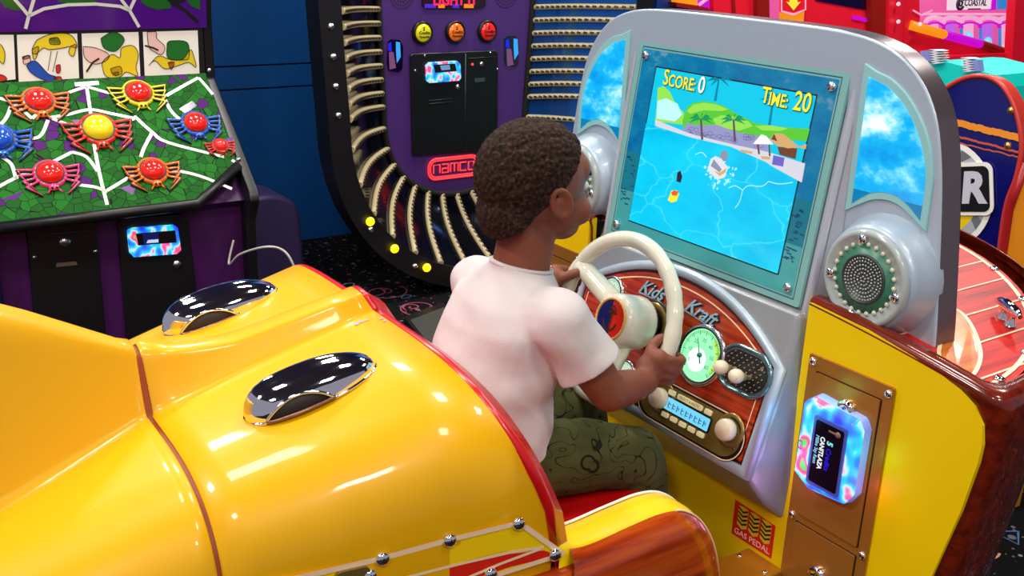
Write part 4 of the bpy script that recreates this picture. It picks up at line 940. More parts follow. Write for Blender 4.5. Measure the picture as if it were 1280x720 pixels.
# coin doors
KF = Fr(A(-1.999, 0, 0), Y, Z); kx_ = lambda x, y, o=0.: KF.hit(x, y, o)
def door(pts, nm, lab, bev=.006):
    o = MB().plate([kx_(*q, .012) for q in pts], X, .012).build(nm, BLK, sp, bevel=bev, seg=3); o['label'] = lab; return o
d1_ = door([(33, 285), (38, 280), (114, 275), (121, 279), (141, 520), (54, 530)], 'coin_door', 'black coin door with a small slot')
a = KF.uv(80, 301); MB().lathe([(.017, .012), (.016, .017), (.0001, .018)], KF.at(*a), 18).build('lock', STEEL, d1_)
MB().plate([kx_(*q, .015) for q in ((71, 329), (95, 327), (97, 331), (70, 334))], X, .002).build('coin_slot', mat('slot_bronze', srgb(150, 130, 110), .35, .6), d1_)
MB().tube([kx_(48, 294, .013), kx_(112, 288, .013)], .002, 5).build('door_seam', mat('seam_grey', (.05, .05, .05, 1), .4), d1_)
for q in ((42, 320), (118, 313)): MB().lathe([(.007, .012), (.006, .015), (.0001, .016)], KF.at(*KF.uv(*q)), 12).build('door_bolt', STEEL, d1_)
d2_ = door([(147, 280), (155, 272), (225, 268), (236, 275), (262, 500), (166, 520)], 'reader_door', 'black door holding a lit card reader', .01)
RB = LEDM
mb = MB().plate([kx_(*q, .030) for q in ((160, 289), (166, 286), (218, 282), (223, 285), (227, 313), (222, 318), (168, 322), (163, 317))], X, .02, 0); rd = mb.build('card_reader', RB, sp, bevel=.004)
mb = MB().plate([kx_(*q, .0315) for q in ((170, 292), (219, 288), (221, 303), (173, 307))], X, .002, 0); mb.plate([kx_(*q, .0318) for q in ((178, 292), (198, 291), (199, 305), (180, 306))], X, .0005, 1); mb.plate([kx_(*q, .032) for q in ((185, 300), (198, 299), (198, 303), (183, 304))], X, .0005, 2); mb.build('reader_screen', [BLK, glow('reader_navy', srgb(20, 34, 110), .6), glow('reader_white', srgb(220, 230, 255), .8)], rd)
MB().lathe([(.014, .012), (.013, .018), (.0001, .019)], KF.at(*KF.uv(220, 329)), 16).build('lock', STEEL, d2_)
for q in ((38, 275), (51, 274), (214, 260)): MB().lathe([(.009, 0), (.008, .006), (.0001, .007)], KF.at(*KF.uv(*q)), 12).build('cabinet_bolt', BLK, sp)
for q in ((262, 88), (298, 200)):
    z = None; MB().lathe([(.008, 0), (.007, .004), (.0001, .005)], Fr(hu(*q, -2.26 if q[1] < 100 else -1.93), Y, Z), 12).build('side_bolt', STEEL, sp)
# dark purple hood and pale cables on the floor between the machines
c = hu(330, 285, -2.45); hd = MB()
P = []
for t in np.linspace(0, math.pi, 14): P.append((c[1]+.135*math.cos(t), .0+max(.30, .32)+.10*math.sin(t)))
P += [(c[1]-.15, .0), (c[1]+.15, .0)]
hd.prism([(a, b) for a, b in P], Fr((-2.62, 0, 0), Y, Z), 0, .22); tag(hd.build('padded_stool', mat('stool_purple', srgb(58, 46, 92), .5), bevel=.02, seg=3, base=(-2.5, c[1], 0)), 'dark purple rounded stool between the spider game and the blue wall', 'stool')
def cable(pts, lab):
    P = [hu(x, y, u) for x, y, u in pts]
    P = [tuple(p) for p in smooth_path([tuple(q) for q in P], 8)]
    tag(MB().tube(P, .004, 6).build('cable', mat('cable_white', srgb(196, 190, 180), .5), base=P[0]), lab, 'cable')
cable([(292, 300, -1.97), (286, 330, -1.95), (300, 318, -1.88), (330, 309, -1.74), (352, 312, -1.72), (366, 330, -1.7), (378, 372, -1.7)], 'thin pale cable looping down beside the spider game')
# ------------------------------------------------------------------ the purple tower game with light strips, centre
tg = thing('tower_game', 'purple metal tower game ringed by curved light strips, behind the child', 'arcade game', (-2.6, .95, 0))
PU = -2.45; VC = .955
TP = mat('tower_purple', srgb(96, 58, 140), .34, .35, bump=(60, .05))
def cin(s):       # inner U outline, s 0..1: left top -> bottom -> right top
    if s < .34: k = s/.34; return A(PU, VC-.385+.035*k**2, 2.0-(2.0-.70)*k)
    if s > .66: k = (1-s)/.34; return A(PU, VC+.385-.035*k**2, 2.0-(2.0-.70)*k)
    t = math.pi*(s-.34)/.32; return A(PU, VC-.35*math.cos(t), .70-.38*math.sin(t)**.8)
def cout(s):
    i = cin(s)
    if s < .34: return A(-2.13, VC-.705+.05*(s/.34)**2, i[2]+.02)
    if s > .66: return A(-2.13, VC+.705-.05*((1-s)/.34)**2, i[2]+.02)
    t = math.pi*(s-.34)/.32; return A(-2.13, VC-.655*math.cos(t), .72-.64*math.sin(t)**.9)
def fl_(s, k):    # concave flare from panel edge to outer rim
    a, b = cin(s), cout(s); q = a*(1-k)+b*k; bend = math.sin(math.pi*k)
    return q+A(-.05, 0, 0)*bend+A(0, 0, .0)
S = np.linspace(0, 1, 121)
pts = [cin(s) for s in S]
mb = MB(); mb.add([p+A(.002, 0, 0) for p in pts], [list(range(len(pts)))], 0)
panel = mb.build('front_panel', TP, tg)
DCH = mat('flare_dark_reflection', srgb(26, 30, 44), .10, .85); DBL = mat('flare_blue_reflection', srgb(24, 92, 176), .10, .55)  # one glossy surround; its bright and dark reflections are put into two colours
mb = MB()
for j in range(120):
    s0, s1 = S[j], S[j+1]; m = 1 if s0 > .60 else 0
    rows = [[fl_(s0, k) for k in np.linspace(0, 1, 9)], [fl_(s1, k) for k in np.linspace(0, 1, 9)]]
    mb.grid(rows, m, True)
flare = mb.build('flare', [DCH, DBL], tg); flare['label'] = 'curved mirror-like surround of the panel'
LSTR = mat('strip_ivory', srgb(186, 170, 130), .35, emit=srgb(230, 210, 150), es=.05); LDOT = mat('strip_dot', srgb(50, 40, 30), .4)
ss = list(np.linspace(.035, .335, 22))+list(np.linspace(.352, .648, 15))+list(np.linspace(.665, .965, 22))
for s in ss:
    P = [fl_(s, k)+A(.008, 0, 0) for k in np.linspace(.01, .99, 11)]
    nrm = np.cross(P[5]-P[4], fl_(min(1, s+.005), .5)-fl_(s, .5)); nrm = nrm/np.linalg.norm(nrm); nrm = nrm if nrm[0] > 0 else -nrm
    mb = MB().tube(P, .0125, 6, 0)
    for k in np.linspace(.05, .95, 16):
        q = fl_(s, k)+A(.008, 0, 0)+nrm*.0130; mb.disc(Fr(q, P[5]-P[4], np.cross(nrm, P[5]-P[4])), .0058, 6, 1); mb.disc(Fr(q+A(.002, 0, 0), Y, Z), .0055, 6, 1, .011)
    mb.build('light_strip', [LSTR, LDOT], tg)
# dark line round the panel, black outer band with bolts, body
mb = MB().tube([p+A(.006, 0, 0) for p in pts], .014, 6); mb.build('panel_edge', BLKM, tg)
def co2(s, d):
    o = cout(s); c_ = A(0, VC, .95); r = A(0, o[1]-VC, (o[2]-.75) if .34 < s < .66 else 0); r = r/np.linalg.norm(r); return o+r*d
mb = MB(); mb.grid([[co2(s, 0) for s in S], [co2(s, 0)+A(.012, 0, 0) for s in S], [co2(s, .085)+A(.012, 0, 0) for s in S], [co2(s, .085)+A(-.10, 0, 0) for s in S]], 0, False)
band = mb.build('outer_band', BLK, tg)
for s in list(np.linspace(.03, .33, 12))+list(np.linspace(.40, .60, 6))+list(np.linspace(.67, .97, 12)):
    MB().lathe([(.013, 0), (.012, .006), (.006, .011), (.0001, .0112)], Fr(co2(s, .045)+A(.012, 0, 0), Y, Z), 10).build('band_bolt', STEEL, tg)
YB = glow('bulb_yellow', srgb(255, 226, 20), 1.6)
for s in (.395, .42, .447, .472):
    MB().ell((0, 0, .012), (.018, .018, .014), Fr(co2(s, .03)+A(.012, 0, 0), Y, Z), 12, 7).build('marker_bulb', YB, tg)
mb = MB(); Q = [cin(s) for s in S]; mb.plate([A(-2.53, q[1], max(.0, q[2])) for q in Q], X, .42); mb.build('tower_body', BLKM, tg)
# panel fittings
TF = Fr(A(PU+.003, 0, 0), Y, Z); th_ = lambda x, y, o=0.: TF.hit(x, y, o)
tat = lambda x, y: TF.at(*TF.uv(x, y))
mb = MB().plate([th_(*q, .006) for q in ((529, -30), (607, -33), (607, 8), (596, 11), (536, 11), (528, 7))], X, .006, 0)
mb.text('LIGHT IT', tat(568, 0), .062, 1, off=.0015, ext=.001, z=.0075, wide=.86)
for (x0, x1, m) in ((531, 545, 2), (548, 556, 3), (566, 574, 2), (580, 592, 3)): mb.plate([th_(x0, 5, .0068), th_(x1, 5, .0068), th_(x1, 10, .0068), th_(x0, 10, .0068)], X, .0006, m)
mb.build('sign_light', [mat('sign_dark', srgb(40, 0, 20), .2), glow('sign_magenta', srgb(255, 30, 90), 1.3), glow('sign_blue', srgb(90, 40, 220), .8), glow('sign_orange', srgb(255, 130, 20), 1.1)], tg)['label'] = 'red lit sign reading LIGHT IT'
for x in (502, 632):
    mb = MB(); f = tat(x, -6)
    for rr, n in ((.012, 6), (.026, 14), (.040, 22), (.052, 30)):
        for k in range(n): mb.disc(f.at(rr*math.cos(6.283*k/n), rr*math.sin(6.283*k/n), .002), .0032, 6)
    mb.build('speaker_holes', BLKM, tg)
for x, y, c, nm in ((527, 40.5, (214, 206, 20), 'yellow'), (568, 39.5, (240, 110, 24), 'orange'), (608, 38.8, (228, 36, 28), 'red')):
    f = tat(x, y); r = .036
    mb = MB().lathe([(r*1.28, 0), (r*1.28, .012), (r*1.15, .018), (r, .016), (r, .010)], f, 30, 0); b_ = mb.build('round_button', BLK, tg); b_['label'] = nm + ' round push button'
    mb = MB().lathe([(r, .012), (r*.92, .019), (r*.6, .0235), (.0001, .025)], f, 28, 0); mb.text('2', f.at(-.003, .016), .020, 1, off=.0006, z=.0255); mb.text('Credits', f, .017, 1, off=.0004, z=.0256); mb.text('Pyramids', f.at(0, -.016), .0125, 1, off=.0004, z=.0252)
    mb.build('button_cap', [mat('cap_'+nm, srgb(*c), .15, coat=.6, emit=srgb(*c), es=.35), BLK], b_)
for pts in (((485, 52), (489, 49), (500, 50), (504, 58), (503, 86), (499, 90), (486, 88), (484, 80)), ((631, 48), (635, 45), (645, 45), (648, 52), (648, 80), (644, 83), (633, 82), (631, 76))):
    o = MB().plate([th_(*q, .004) for q in pts], X, .004).build('side_window', mat('window_glass_dark', srgb(16, 10, 40), .05, coat=.5), tg)
    x0 = min(q[0] for q in pts); y0 = min(q[1] for q in pts)
    mb = MB()
    mb.poly3([th_(x0+2+a, y0+b, .0052) for a, b in ((9, 3), (14, 4), (15, 22), (10, 30), (9, 14))], 0); mb.poly3([th_(x0+a, y0+b, .0052) for a, b in ((1, 6), (5, 3), (6, 16), (1, 14))], 1)
    mb.poly3([th_(x0+a, y0+b, .005) for a, b in ((2, 16), (8, 16), (11, 36), (3, 38))], 2); mb.build('window_light', [glow('win_cyan', srgb(60, 170, 255), .9), glow('win_blue', srgb(30, 40, 220), .9), glow('win_mauve', srgb(150, 90, 140), .55)], o)
cd_ = MB().plate([th_(*q, .012) for q in ((513, 70), (516, 67), (619, 63), (623, 66), (622, 190), (516, 195))], X, .012, 0).build('coin_door', BLK, tg, bevel=.005); cd_['label'] = 'black double coin door with a lit card reader'
mb = MB().plate([th_(*q, .026) for q in ((533, 82), (537, 78), (572, 76), (576, 80), (577, 98), (574, 101), (538, 104), (534, 101))], X, .014, 0); rd = mb.build('card_reader', LEDM, tg, bevel=.003)
mb = MB().plate([th_(*q, .0275) for q in ((542, 81), (569, 79.5), (571, 89), (544, 91))], X, .002, 0); mb.plate([th_(*q, .028) for q in ((550, 82), (562, 81), (563, 87), (552, 88))], X, .0006, 1); mb.build('reader_screen', [BLK, glow('reader_sky', srgb(120, 170, 220), .7)], rd)
f = tat(588.5, 80); MB().lathe([(.006, .012), (.005, .016), (.0001, .017)], f, 10).build('status_led', glow('led_red', srgb(255, 60, 60), 1.5), cd_)
for q in ((600, 79.5), (570, 108)): MB().lathe([(.010, .012), (.009, .018), (.0001, .019)], tat(*q), 14).build('lock', STEEL, cd_)
MB().plate([th_(*q, .014) for q in ((593, 98), (606, 97), (606, 102), (594, 103))], X, .002).build('coin_slot', mat('slot_grey', srgb(90, 96, 96), .3, .5), cd_)
mb = MB()
for x0, y0, x1, y1 in ((535, 126, 565, 123), (535, 130, 565, 127), (585, 73, 620, 71)): mb.tube([th_(x0, y0, .0125), th_(x1, y1, .0125)], .0018, 5)
mb.tube([th_(582, 67, .0125), th_(581, 190, .0125)], .003, 5); mb.build('door_seam', mat('seam_dim', (.03, .03, .03, 1), .4), cd_)
for q in ((517, 88), (529, 69), (611, 65.5), (620, 86)): MB().lathe([(.005, .012), (.004, .015), (.0001, .0155)], tat(*q), 10).build('door_bolt', STEEL, cd_)
# red lit maker's sign
NEON = glow('sign_red', srgb(255, 60, 66), 1.25)
f = Fr(th_(567, 209, .006), Y, Z); mb = MB()
lo = rrect(.250, .088, .036, 6); mb.tube([f.p(a, b, .002) for a, b in lo], .0048, 6, 0, closed=True); li = rrect(.230, .070, .028, 6); mb.tube([f.p(a, b, .002) for a, b in li], .0032, 6, 0, closed=True)
def letter(x, segs, w=.034, h=.036):
    for s_ in segs: mb.tube([f.p(x+a*w, b*h-.018, .002) for a, b in s_], .0038, 6, 0)
letter(-.100, [[(0, 0), (0, 1), (.9, 1), (.9, 0)]]); letter(-.058, [[(0, 1), (.9, 1), (.9, 0), (0, 0), (0, .5), (.9, .5)]]); letter(-.016, [[(0, 0), (0, 1), (1.1, 1), (1.1, 0)], [(.55, 1), (.55, 0)]]); letter(.032, [[(.9, 1), (0, 1), (0, 0), (.9, 0)]]); letter(.074, [[(0, 0), (0, 1), (.8, 1), (.8, 0), (0, 0)]])
mb.build('neon_sign', NEON, tg)['label'] = 'red lit lettering in a rounded frame below the coin door'
# floor mat in front of the tower and the red edged pad next to it
def slab(pxs, t, nm, mats, lab, cat, inset=None):
    P = [hw(x, y, t) for x, y in pxs]; c = sum(P)/len(P)
    mb = MB().plate(P, Z, t-.002, 0)
    if inset: mb.plate([q*(1-inset)+c*inset+A(0, 0, .002) for q in P], Z, .002, 1)
    tag(mb.build(nm, mats, base=(c[0], c[1], 0), bevel=.004), lab, cat)
MATG = mat('mat_grey', srgb(58, 62, 58), .5)
slab([(505, 396), (553, 378), (640, 470), (585, 500)], .03, 'step_pad', [BLK, MATG], 'grey flat step pad on the carpet beyond the ride', 'step pad', .13)
slab([(560, 376), (640, 366), (740, 440), (652, 466)], .03, 'step_pad', [mat('pad_rim', srgb(160, 100, 96), .4), BLK], 'black step pad with a pale red rim, beside the grey one', 'step pad', .16)
# ------------------------------------------------------------------ red prize games, back right
RG = -2.6
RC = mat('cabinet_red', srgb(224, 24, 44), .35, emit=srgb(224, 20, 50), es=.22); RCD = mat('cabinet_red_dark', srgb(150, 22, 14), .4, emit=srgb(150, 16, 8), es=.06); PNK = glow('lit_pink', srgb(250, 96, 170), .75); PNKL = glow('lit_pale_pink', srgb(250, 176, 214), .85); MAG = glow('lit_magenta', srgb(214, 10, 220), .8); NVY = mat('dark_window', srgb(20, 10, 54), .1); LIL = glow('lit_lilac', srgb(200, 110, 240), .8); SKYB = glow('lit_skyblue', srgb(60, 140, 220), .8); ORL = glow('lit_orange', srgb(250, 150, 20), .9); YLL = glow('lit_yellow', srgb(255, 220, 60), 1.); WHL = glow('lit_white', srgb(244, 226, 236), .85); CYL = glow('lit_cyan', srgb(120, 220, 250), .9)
def rp(x, y, d=0.): return hu(x, y, RG+d)
def redthing(nm, lab, base): return thing(nm, lab, 'arcade game', base)
v0 = rp(1092, 20)[1]+.0; v1 = min(5.9, rp(1290, 20, .1)[1]+.15)
pg = redthing('coin_pusher', 'red prize game with a pink lit arcade of arches behind glass, at the top right', (RG, (v0+v1)/2, 0))
RM = [RC, RCD, PNK, PNKL, MAG, NVY, LIL, SKYB, ORL, YLL, WHL, CYL]
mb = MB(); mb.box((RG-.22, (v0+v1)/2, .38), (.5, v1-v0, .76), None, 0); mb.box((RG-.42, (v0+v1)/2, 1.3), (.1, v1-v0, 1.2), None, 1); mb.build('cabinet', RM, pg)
def rpl(px, d, t, m, nm, parent, lab=None):
    o = MB().plate([rp(x, y, d) for x, y in px], X, t).build(nm, RM[m], parent)
    if lab: o['label'] = lab
    return o
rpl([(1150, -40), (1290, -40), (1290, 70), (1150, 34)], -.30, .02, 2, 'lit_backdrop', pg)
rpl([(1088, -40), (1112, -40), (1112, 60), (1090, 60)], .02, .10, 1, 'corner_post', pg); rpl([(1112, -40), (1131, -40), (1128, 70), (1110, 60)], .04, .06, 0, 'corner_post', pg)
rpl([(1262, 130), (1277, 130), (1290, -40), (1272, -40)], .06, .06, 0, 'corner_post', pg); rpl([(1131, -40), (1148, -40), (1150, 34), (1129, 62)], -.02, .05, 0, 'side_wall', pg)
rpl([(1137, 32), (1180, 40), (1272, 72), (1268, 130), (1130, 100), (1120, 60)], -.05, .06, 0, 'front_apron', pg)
mb = MB(); pth = [rp(1137, 31, -.02), rp(1180, 43, -.02), rp(1225, 55, -.02), rp(1270, 70, -.02)]
mb.tube(pth[:2], .028, 8, 8); mb.tube(pth[1:3], .028, 8, 4); mb.tube(pth[2:], .028, 8, 1); mb.build('glass_rail', RM, pg)
sg_ = rpl([(1186, -20), (1241, -20), (1239, 11), (1185, 13)], -.10, .01, 10, 'maker_sign', pg, 'white sign reading COASTAL')
SF = Fr(rp(1214, 4, -.095), Y, Z); mb = MB(); mb.text('COASTAL', SF.at(.050, .002), .060, 0, off=.0012, ext=.001, wide=.92)
ring_c = SF.at(-.115, .0); mb.tube([ring_c.p(.036*math.cos(t), .036*math.sin(t), .002) for t in np.linspace(.6, 5.7, 18)], .009, 6); mb.tube([ring_c.p(.016*math.cos(t), .016*math.sin(t), .002) for t in np.linspace(0, 6.3, 14)], .006, 6); mb.box((.045, -.036, 0), (.14, .007, .002), SF); mb.build('sign_lettering', mat('sign_ink', srgb(60, 40, 70), .4), sg_)
rpl([(1248, -20), (1278, -20), (1276, 10), (1247, 12)], -.10, .01, 7, 'blue_panel', pg); rpl([(1240, -20), (1246, -20), (1245, 12), (1238, 13)], -.10, .01, 4, 'magenta_strip', pg)
rpl([(1156, 16), (1275, 16.5), (1275, 19), (1156, 19)], -.10, .01, 3, 'light_bar', pg)
for k, (xc, w) in enumerate(((1168, 22), (1190, 24), (1212, 26), (1236, 26), (1260, 26))):
    yb = 36+.27*(xc-1150)+4
    mb = MB(); P = [rp(xc+w*.52*math.cos(t), 29-7*math.sin(t), -.2) for t in np.linspace(0, math.pi, 12)]; mb.tube(P, .016, 6, 3); mb.tube([q+A(.01, 0, -.03) for q in P], .008, 6, 4)
    mb.plate([rp(xc-3, 29, -.19), rp(xc+5, 29, -.19), rp(xc+5, yb, -.19), rp(xc-3, yb, -.19)], X, .03, 6 if k % 2 else 3); mb.plate([rp(xc-9, 30, -.22), rp(xc-3, 30, -.22), rp(xc-3, yb, -.22), rp(xc-9, yb, -.22)], X, .02, 7 if k > 1 else 0)
    if k in (2, 3, 4): mb.ell(tuple(rp(xc-2, yb-8, -.16)), (.03, .03, .05), None, 10, 6, 11 if k < 4 else 10)
    mb.build('lit_arch', RM, pg)
for q in ((1123, 5), (1123, 27), (1126, -10), (1150, 30)): MB().ell(tuple(rp(*q, .062)), (.012, .012, .012), None, 8, 6).build('rivet_light', WHL, pg)
rpl([(1142, 12), (1152, 18), (1166, 12), (1165, 14), (1153, 20), (1142, 14)], -.01, .004, 3, 'chevron_mark', pg)
# second red game with the arrow sign
v0 = rp(893, 12)[1]+.01; v1 = rp(1080, 12)[1]-.03
ag = redthing('claw_game', 'red game with a glowing yellow arrow sign, above the console top', (RG, (v0+v1)/2, 0))
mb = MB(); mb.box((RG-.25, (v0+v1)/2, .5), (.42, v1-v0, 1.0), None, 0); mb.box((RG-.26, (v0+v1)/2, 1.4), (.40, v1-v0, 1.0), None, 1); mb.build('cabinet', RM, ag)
rpl([(891, -40), (938, -40), (946, 24), (892, 16)], .0, .05, 0, 'door_panel', ag); rpl([(914, -20), (917, -20), (920, 16), (916, 16)], .006, .01, 1, 'door_seam', ag)
rpl([(946, -40), (961, -40), (962, 26), (947, 24)], .03, .08, 1, 'corner_post', ag)
rpl([(961, -40), (975, -40), (974, 28), (964, 26)], .0, .04, 2, 'pink_edge', ag); rpl([(974, -40), (1010, -40), (1004, 32), (972, 28)], -.01, .03, 8, 'lit_column', ag)
rpl([(1010, -40), (1085, -40), (1084, 42), (1004, 28)], -.02, .03, 0, 'front_apron', ag); rpl([(1012, -40), (1084, -40), (1084, 13), (1020, 1)], -.015, .02, 5, 'dark_window', ag); rpl([(1066, 19), (1085, 23), (1085, 28), (1066, 24)], -.012, .006, 4, 'magenta_strip', ag)
a_ = rpl([(976, -25), (1008, -25), (1008, 13), (992, 19), (976, 15)], .0, .012, 0, 'arrow_sign', ag, 'yellow arrow pointing down in a pale outline')
mb = MB().poly3([rp(x, y, .004) for x, y in ((987, -6), (996, -6), (997, 3), (1001, 2), (992, 13), (983, 2), (987, 3))], 0); mb.ribbon([rp(x, y, .004) for x, y in ((977, -25), (977, 14), (992, 18), (1007, 12), (1007, -25))], .012, X, 1); mb.build('arrow', [YLL, PNKL], a_, recalc=False)
og = redthing('lit_cabinet', 'orange and purple lit game cabinet at the left of the red games', (RG, rp(858, 5)[1], 0))
vv0, vv1 = rp(828, 5)[1], rp(884, 5)[1]; mb = MB(); mb.box((RG-.25, (vv0+vv1)/2, .95), (.4, vv1-vv0-.02, 1.9), None, 0); mb.build('cabinet', mat('cabinet_blue', srgb(20, 60, 130), .4), og)
rpl([(848, -40), (870, -40), (872, 8), (846, 4)], .0, .04, 8, 'orange_panel', og); rpl([(870, -40), (886, -40), (887, 12), (872, 9)], .0, .04, 4, 'purple_panel', og); MB().tube([rp(874, 6, .01), rp(886, -3, .01)], .008, 6).build('pink_line', PNKL, og); rpl([(845, 3), (872, 7), (886, 10), (886, 15), (846, 8)], .03, .06, 1, 'ledge', og)
# ------------------------------------------------------------------ blue game with the round badge, right of the console
EV = 1.2
EF = Fr((0, EV, 0), X, Z); eh = lambda x, y, o=0.: EF.hit(x, y, o)
eg = thing('badge_game', 'navy game with a rounded side panel and a round badge ending in R', 'arcade game', (-.5, 1.5, 0))
NV = mat('side_navy', srgb(8, 10, 104), .16, coat=.5); EDG = mat('edge_red', srgb(206, 60, 50), .3)
prof = [tuple(q) for q in smooth_path([(1150, 150), (1165, 122), (1182, 110), (1205, 98), (1228, 95), (1248, 103), (1263, 122), (1273, 150), (1277, 185), (1270, 222), (1259, 252), (1252, 290), (1246, 350), (1238, 460)], 4)]
fp = [EF.uv(*q) for q in prof]; bot = fp[-1]
poly = fp+[(bot[0]-.01, .0), (-1.0, .0), (-1.0, fp[0][1])]
MB().prism(poly, EF, -.05, 0, 0, ms=1).build('side_panel', [NV, EDG], eg)
edge = [EF.p(a, b, .0) for a, b in fp]; MB().tube(edge, .0065, 8).build('panel_edge', EDG, eg)
mb = MB().prism([(q[0], q[1]) for q in [(-1.0, 0), (bot[0]-.03, 0), (bot[0]-.04, .7), (-.3, .95), (-1.0, .95)]], EF, -.55, -.05); mb.build('body', NV, eg)
for y0, y1, w, nm in ((153, 174, .018, 0), (170, 192, .006, 1), (178, 198, .004, 1)):
    P = [eh(1195+(1280-1195)*k/24, y0+(y1-y0)*k/24+rnd.uniform(-.8, .8), .003+.001*nm) for k in range(24)]
    MB().ribbon(P, w, EF.z).build('orange_streak', mat('streak_%d%d' % (nm, y0), srgb(*((246, 150, 40), (200, 90, 70))[nm]), .5), eg)
for q in ((1264, 138), (1260, 182)): MB().lathe([(.010, 0), (.008, .006), (.0001, .008)], EF.at(*EF.uv(*q)), 12).build('panel_bolt', mat('bolt_gold', srgb(200, 160, 90), .25, .8), eg)
bc = EF.uv(1183, 245); f = EF.at(bc[0]-.015, bc[1])
mb = MB(); Rb = .152
for r0, r1, m, z in ((Rb, Rb*.90, 1, .003), (Rb*.90, Rb*.72, 0, .0035), (Rb*.72, Rb*.5, 2, .0040), (Rb*.5, .0001, 3, .0045)): mb.lathe([(r0, z), (r1, z+.0004)], f, 48, m)
for k in range(12):
    t = 6.283*k/12; mb.add([f.p(Rb*.9*math.cos(t), Rb*.9*math.sin(t), .0045), f.p(Rb*.9*math.cos(t+.22), Rb*.9*math.sin(t+.22), .0045), f.p(Rb*.73*math.cos(t+.3), Rb*.73*math.sin(t+.3), .0045), f.p(Rb*.73*math.cos(t+.1), Rb*.73*math.sin(t+.1), .0045)], [(0, 1, 2, 3)], 4)
badge_ = mb.build('round_badge', [mat('badge_grey', srgb(178, 182, 186), .35), WHITE, mat('badge_yellow', srgb(246, 206, 20), .35), mat('badge_red', srgb(212, 40, 24), .35), mat('badge_dgrey', srgb(110, 116, 122), .35)], eg)
e0 = EF.uv(1216, 236); tilt = .23; fx = Fr(EF.p(e0[0], e0[1]), EF.x*math.cos(tilt)+EF.y*math.sin(tilt), -EF.x*math.sin(tilt)+EF.y*math.cos(tilt))
mb = MB(); mb.prism([(a-.118, b) for a, b in rrect(.36, .140, .024)], fx, .005, .008, 0); mb.prism([(a-.118, b) for a, b in rrect(.340, .120, .018)], fx, .008, .0095, 1)
mb.text('R', fx.at(.004, 0), .112, 2, off=.005, z=.0102, shear=.12, wide=1.0); mb.build('badge_letters', [WHITE, BLK, mat('letter_lilac', srgb(206, 206, 220), .35)], badge_)
# orange front board with red edge
OR_ = mat('front_orange', srgb(226, 138, 24), .35); oe = [(1283, 205), (1266, 250), (1262, 262), (1252, 330), (1247, 360), (1250, 470), (1300, 470), (1300, 205)]
OF = Fr((0, EV-.06, 0), X, Z); oh = lambda x, y, o=0.: OF.hit(x, y, o)
o = MB().plate([oh(*q) for q in oe], OF.z, .04).build('front_board', OR_, eg); MB().tube([oh(*q, .0) for q in oe[:6]], .011, 8).build('board_edge', mat('edge_crimson', srgb(170, 26, 30), .3), o)
MB().plate([A(q[0], EV-.04, 0) if False else q for q in [oh(1250, 470), oh(1300, 470), A(oh(1300, 470)[0], EV-.06, .0), A(oh(1250, 470)[0], EV-.06, .0)]], OF.z, .04).build('front_leg', OR_, eg)
# teal cabinet top with white jagged trim
TV = 1.9; t0 = hv(1180, 100, TV); tc = thing('teal_game', 'teal cabinet top with white jagged trim, behind the navy game', 'arcade game', (t0[0], TV+.2, 0))
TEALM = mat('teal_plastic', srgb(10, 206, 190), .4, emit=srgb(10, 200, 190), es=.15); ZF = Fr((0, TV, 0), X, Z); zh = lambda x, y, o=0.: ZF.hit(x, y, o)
P = [ZF.uv(*q) for q in ((1150, 82), (1168, 76), (1182, 77), (1200, 82), (1222, 88), (1244, 94), (1248, 110))]
MB().prism(P+[(P[-1][0], 0), (P[0][0], 0)], ZF, -.35, 0).build('hood', TEALM, tc)
for cx_, cy_ in ((1163, 70), (1203, 80)):
    mb = MB(); pz = []
    for k in range(13): y = cy_-8+18*k/12; pz.append((cx_+(5 if k % 2 else -3)+k*.2, y))
    for k in range(12, -1, -1): y = cy_-8+18*k/12; pz.append((cx_+(12 if k % 2 else 4)+k*.2, y))
    mb.plate([zh(*q, .02) for q in pz], ZF.z, .05); mb.build('jagged_trim', mat('trim_white_%d' % cx_, srgb(240, 240, 244), .5), tc)
mb = MB(); mb.plate([zh(*q, .012) for q in ((1150, 64), (1166, 62), (1170, 74), (1152, 80))], ZF.z, .03); mb.plate([zh(*q, .012) for q in ((1204, 76), (1222, 75), (1224, 89), (1206, 88))], ZF.z, .03); mb.build('blue_plate', mat('plate_lilac', srgb(140, 150, 214), .4), tc)
# ================================================================== THE CHILD AT THE WHEEL
KB = (0, -.45, .5)
kid = thing('person', 'child in a white T-shirt and olive patterned trousers, seated, right hand on the steering wheel', 'person', KB)
SKIN = mat('skin', srgb(128, 72, 52), .5, spec=.3); t_ = NT(SKIN)
try: t_.b.inputs['Subsurface Weight'].default_value = .08; t_.b.inputs['Subsurface Radius'].default_value = (.01, .004, .002)
except Exception: pass
LIP = mat('lip', srgb(140, 70, 66), .4); EYEW = mat('eye_white', srgb(235, 230, 225), .2); EYEB = mat('eye_brown', srgb(40, 22, 12), .1)
def cap(mb, p0, p1, r0, r1, n=16, k=7, flat=None):
    """closed tapered limb with round ends; flat = (axis, factor) squashes its section"""
    p0 = A(*p0); p1 = A(*p1); d = p1-p0; L = np.linalg.norm(d); d = d/L
    f = axis_frame(p0, d); P = []
    prof = [(r0*math.cos(t), r0*math.sin(t)) for t in np.linspace(-1.56, 0, k)]+[(r1*math.cos(t), L+r1*math.sin(t)) for t in np.linspace(0, 1.56, k)]
    for r, z in prof:
        row = []
        for t in np.linspace(0, 2*math.pi, n, endpoint=False):
            o = r*math.cos(t)*f.x+r*math.sin(t)*f.y
            if flat is not None: a = A(*flat[0]); a = a/np.linalg.norm(a); o = o-a*(o@a)*(1-flat[1])
            row.append(f.o+o+z*f.z)
        P.append(row)
    mb.grid(P, 0, True, True); a = len(mb.v)
    mb.add(P[0], [list(range(n))[::-1]]); mb.add(P[-1], [list(range(n))])
    return mb
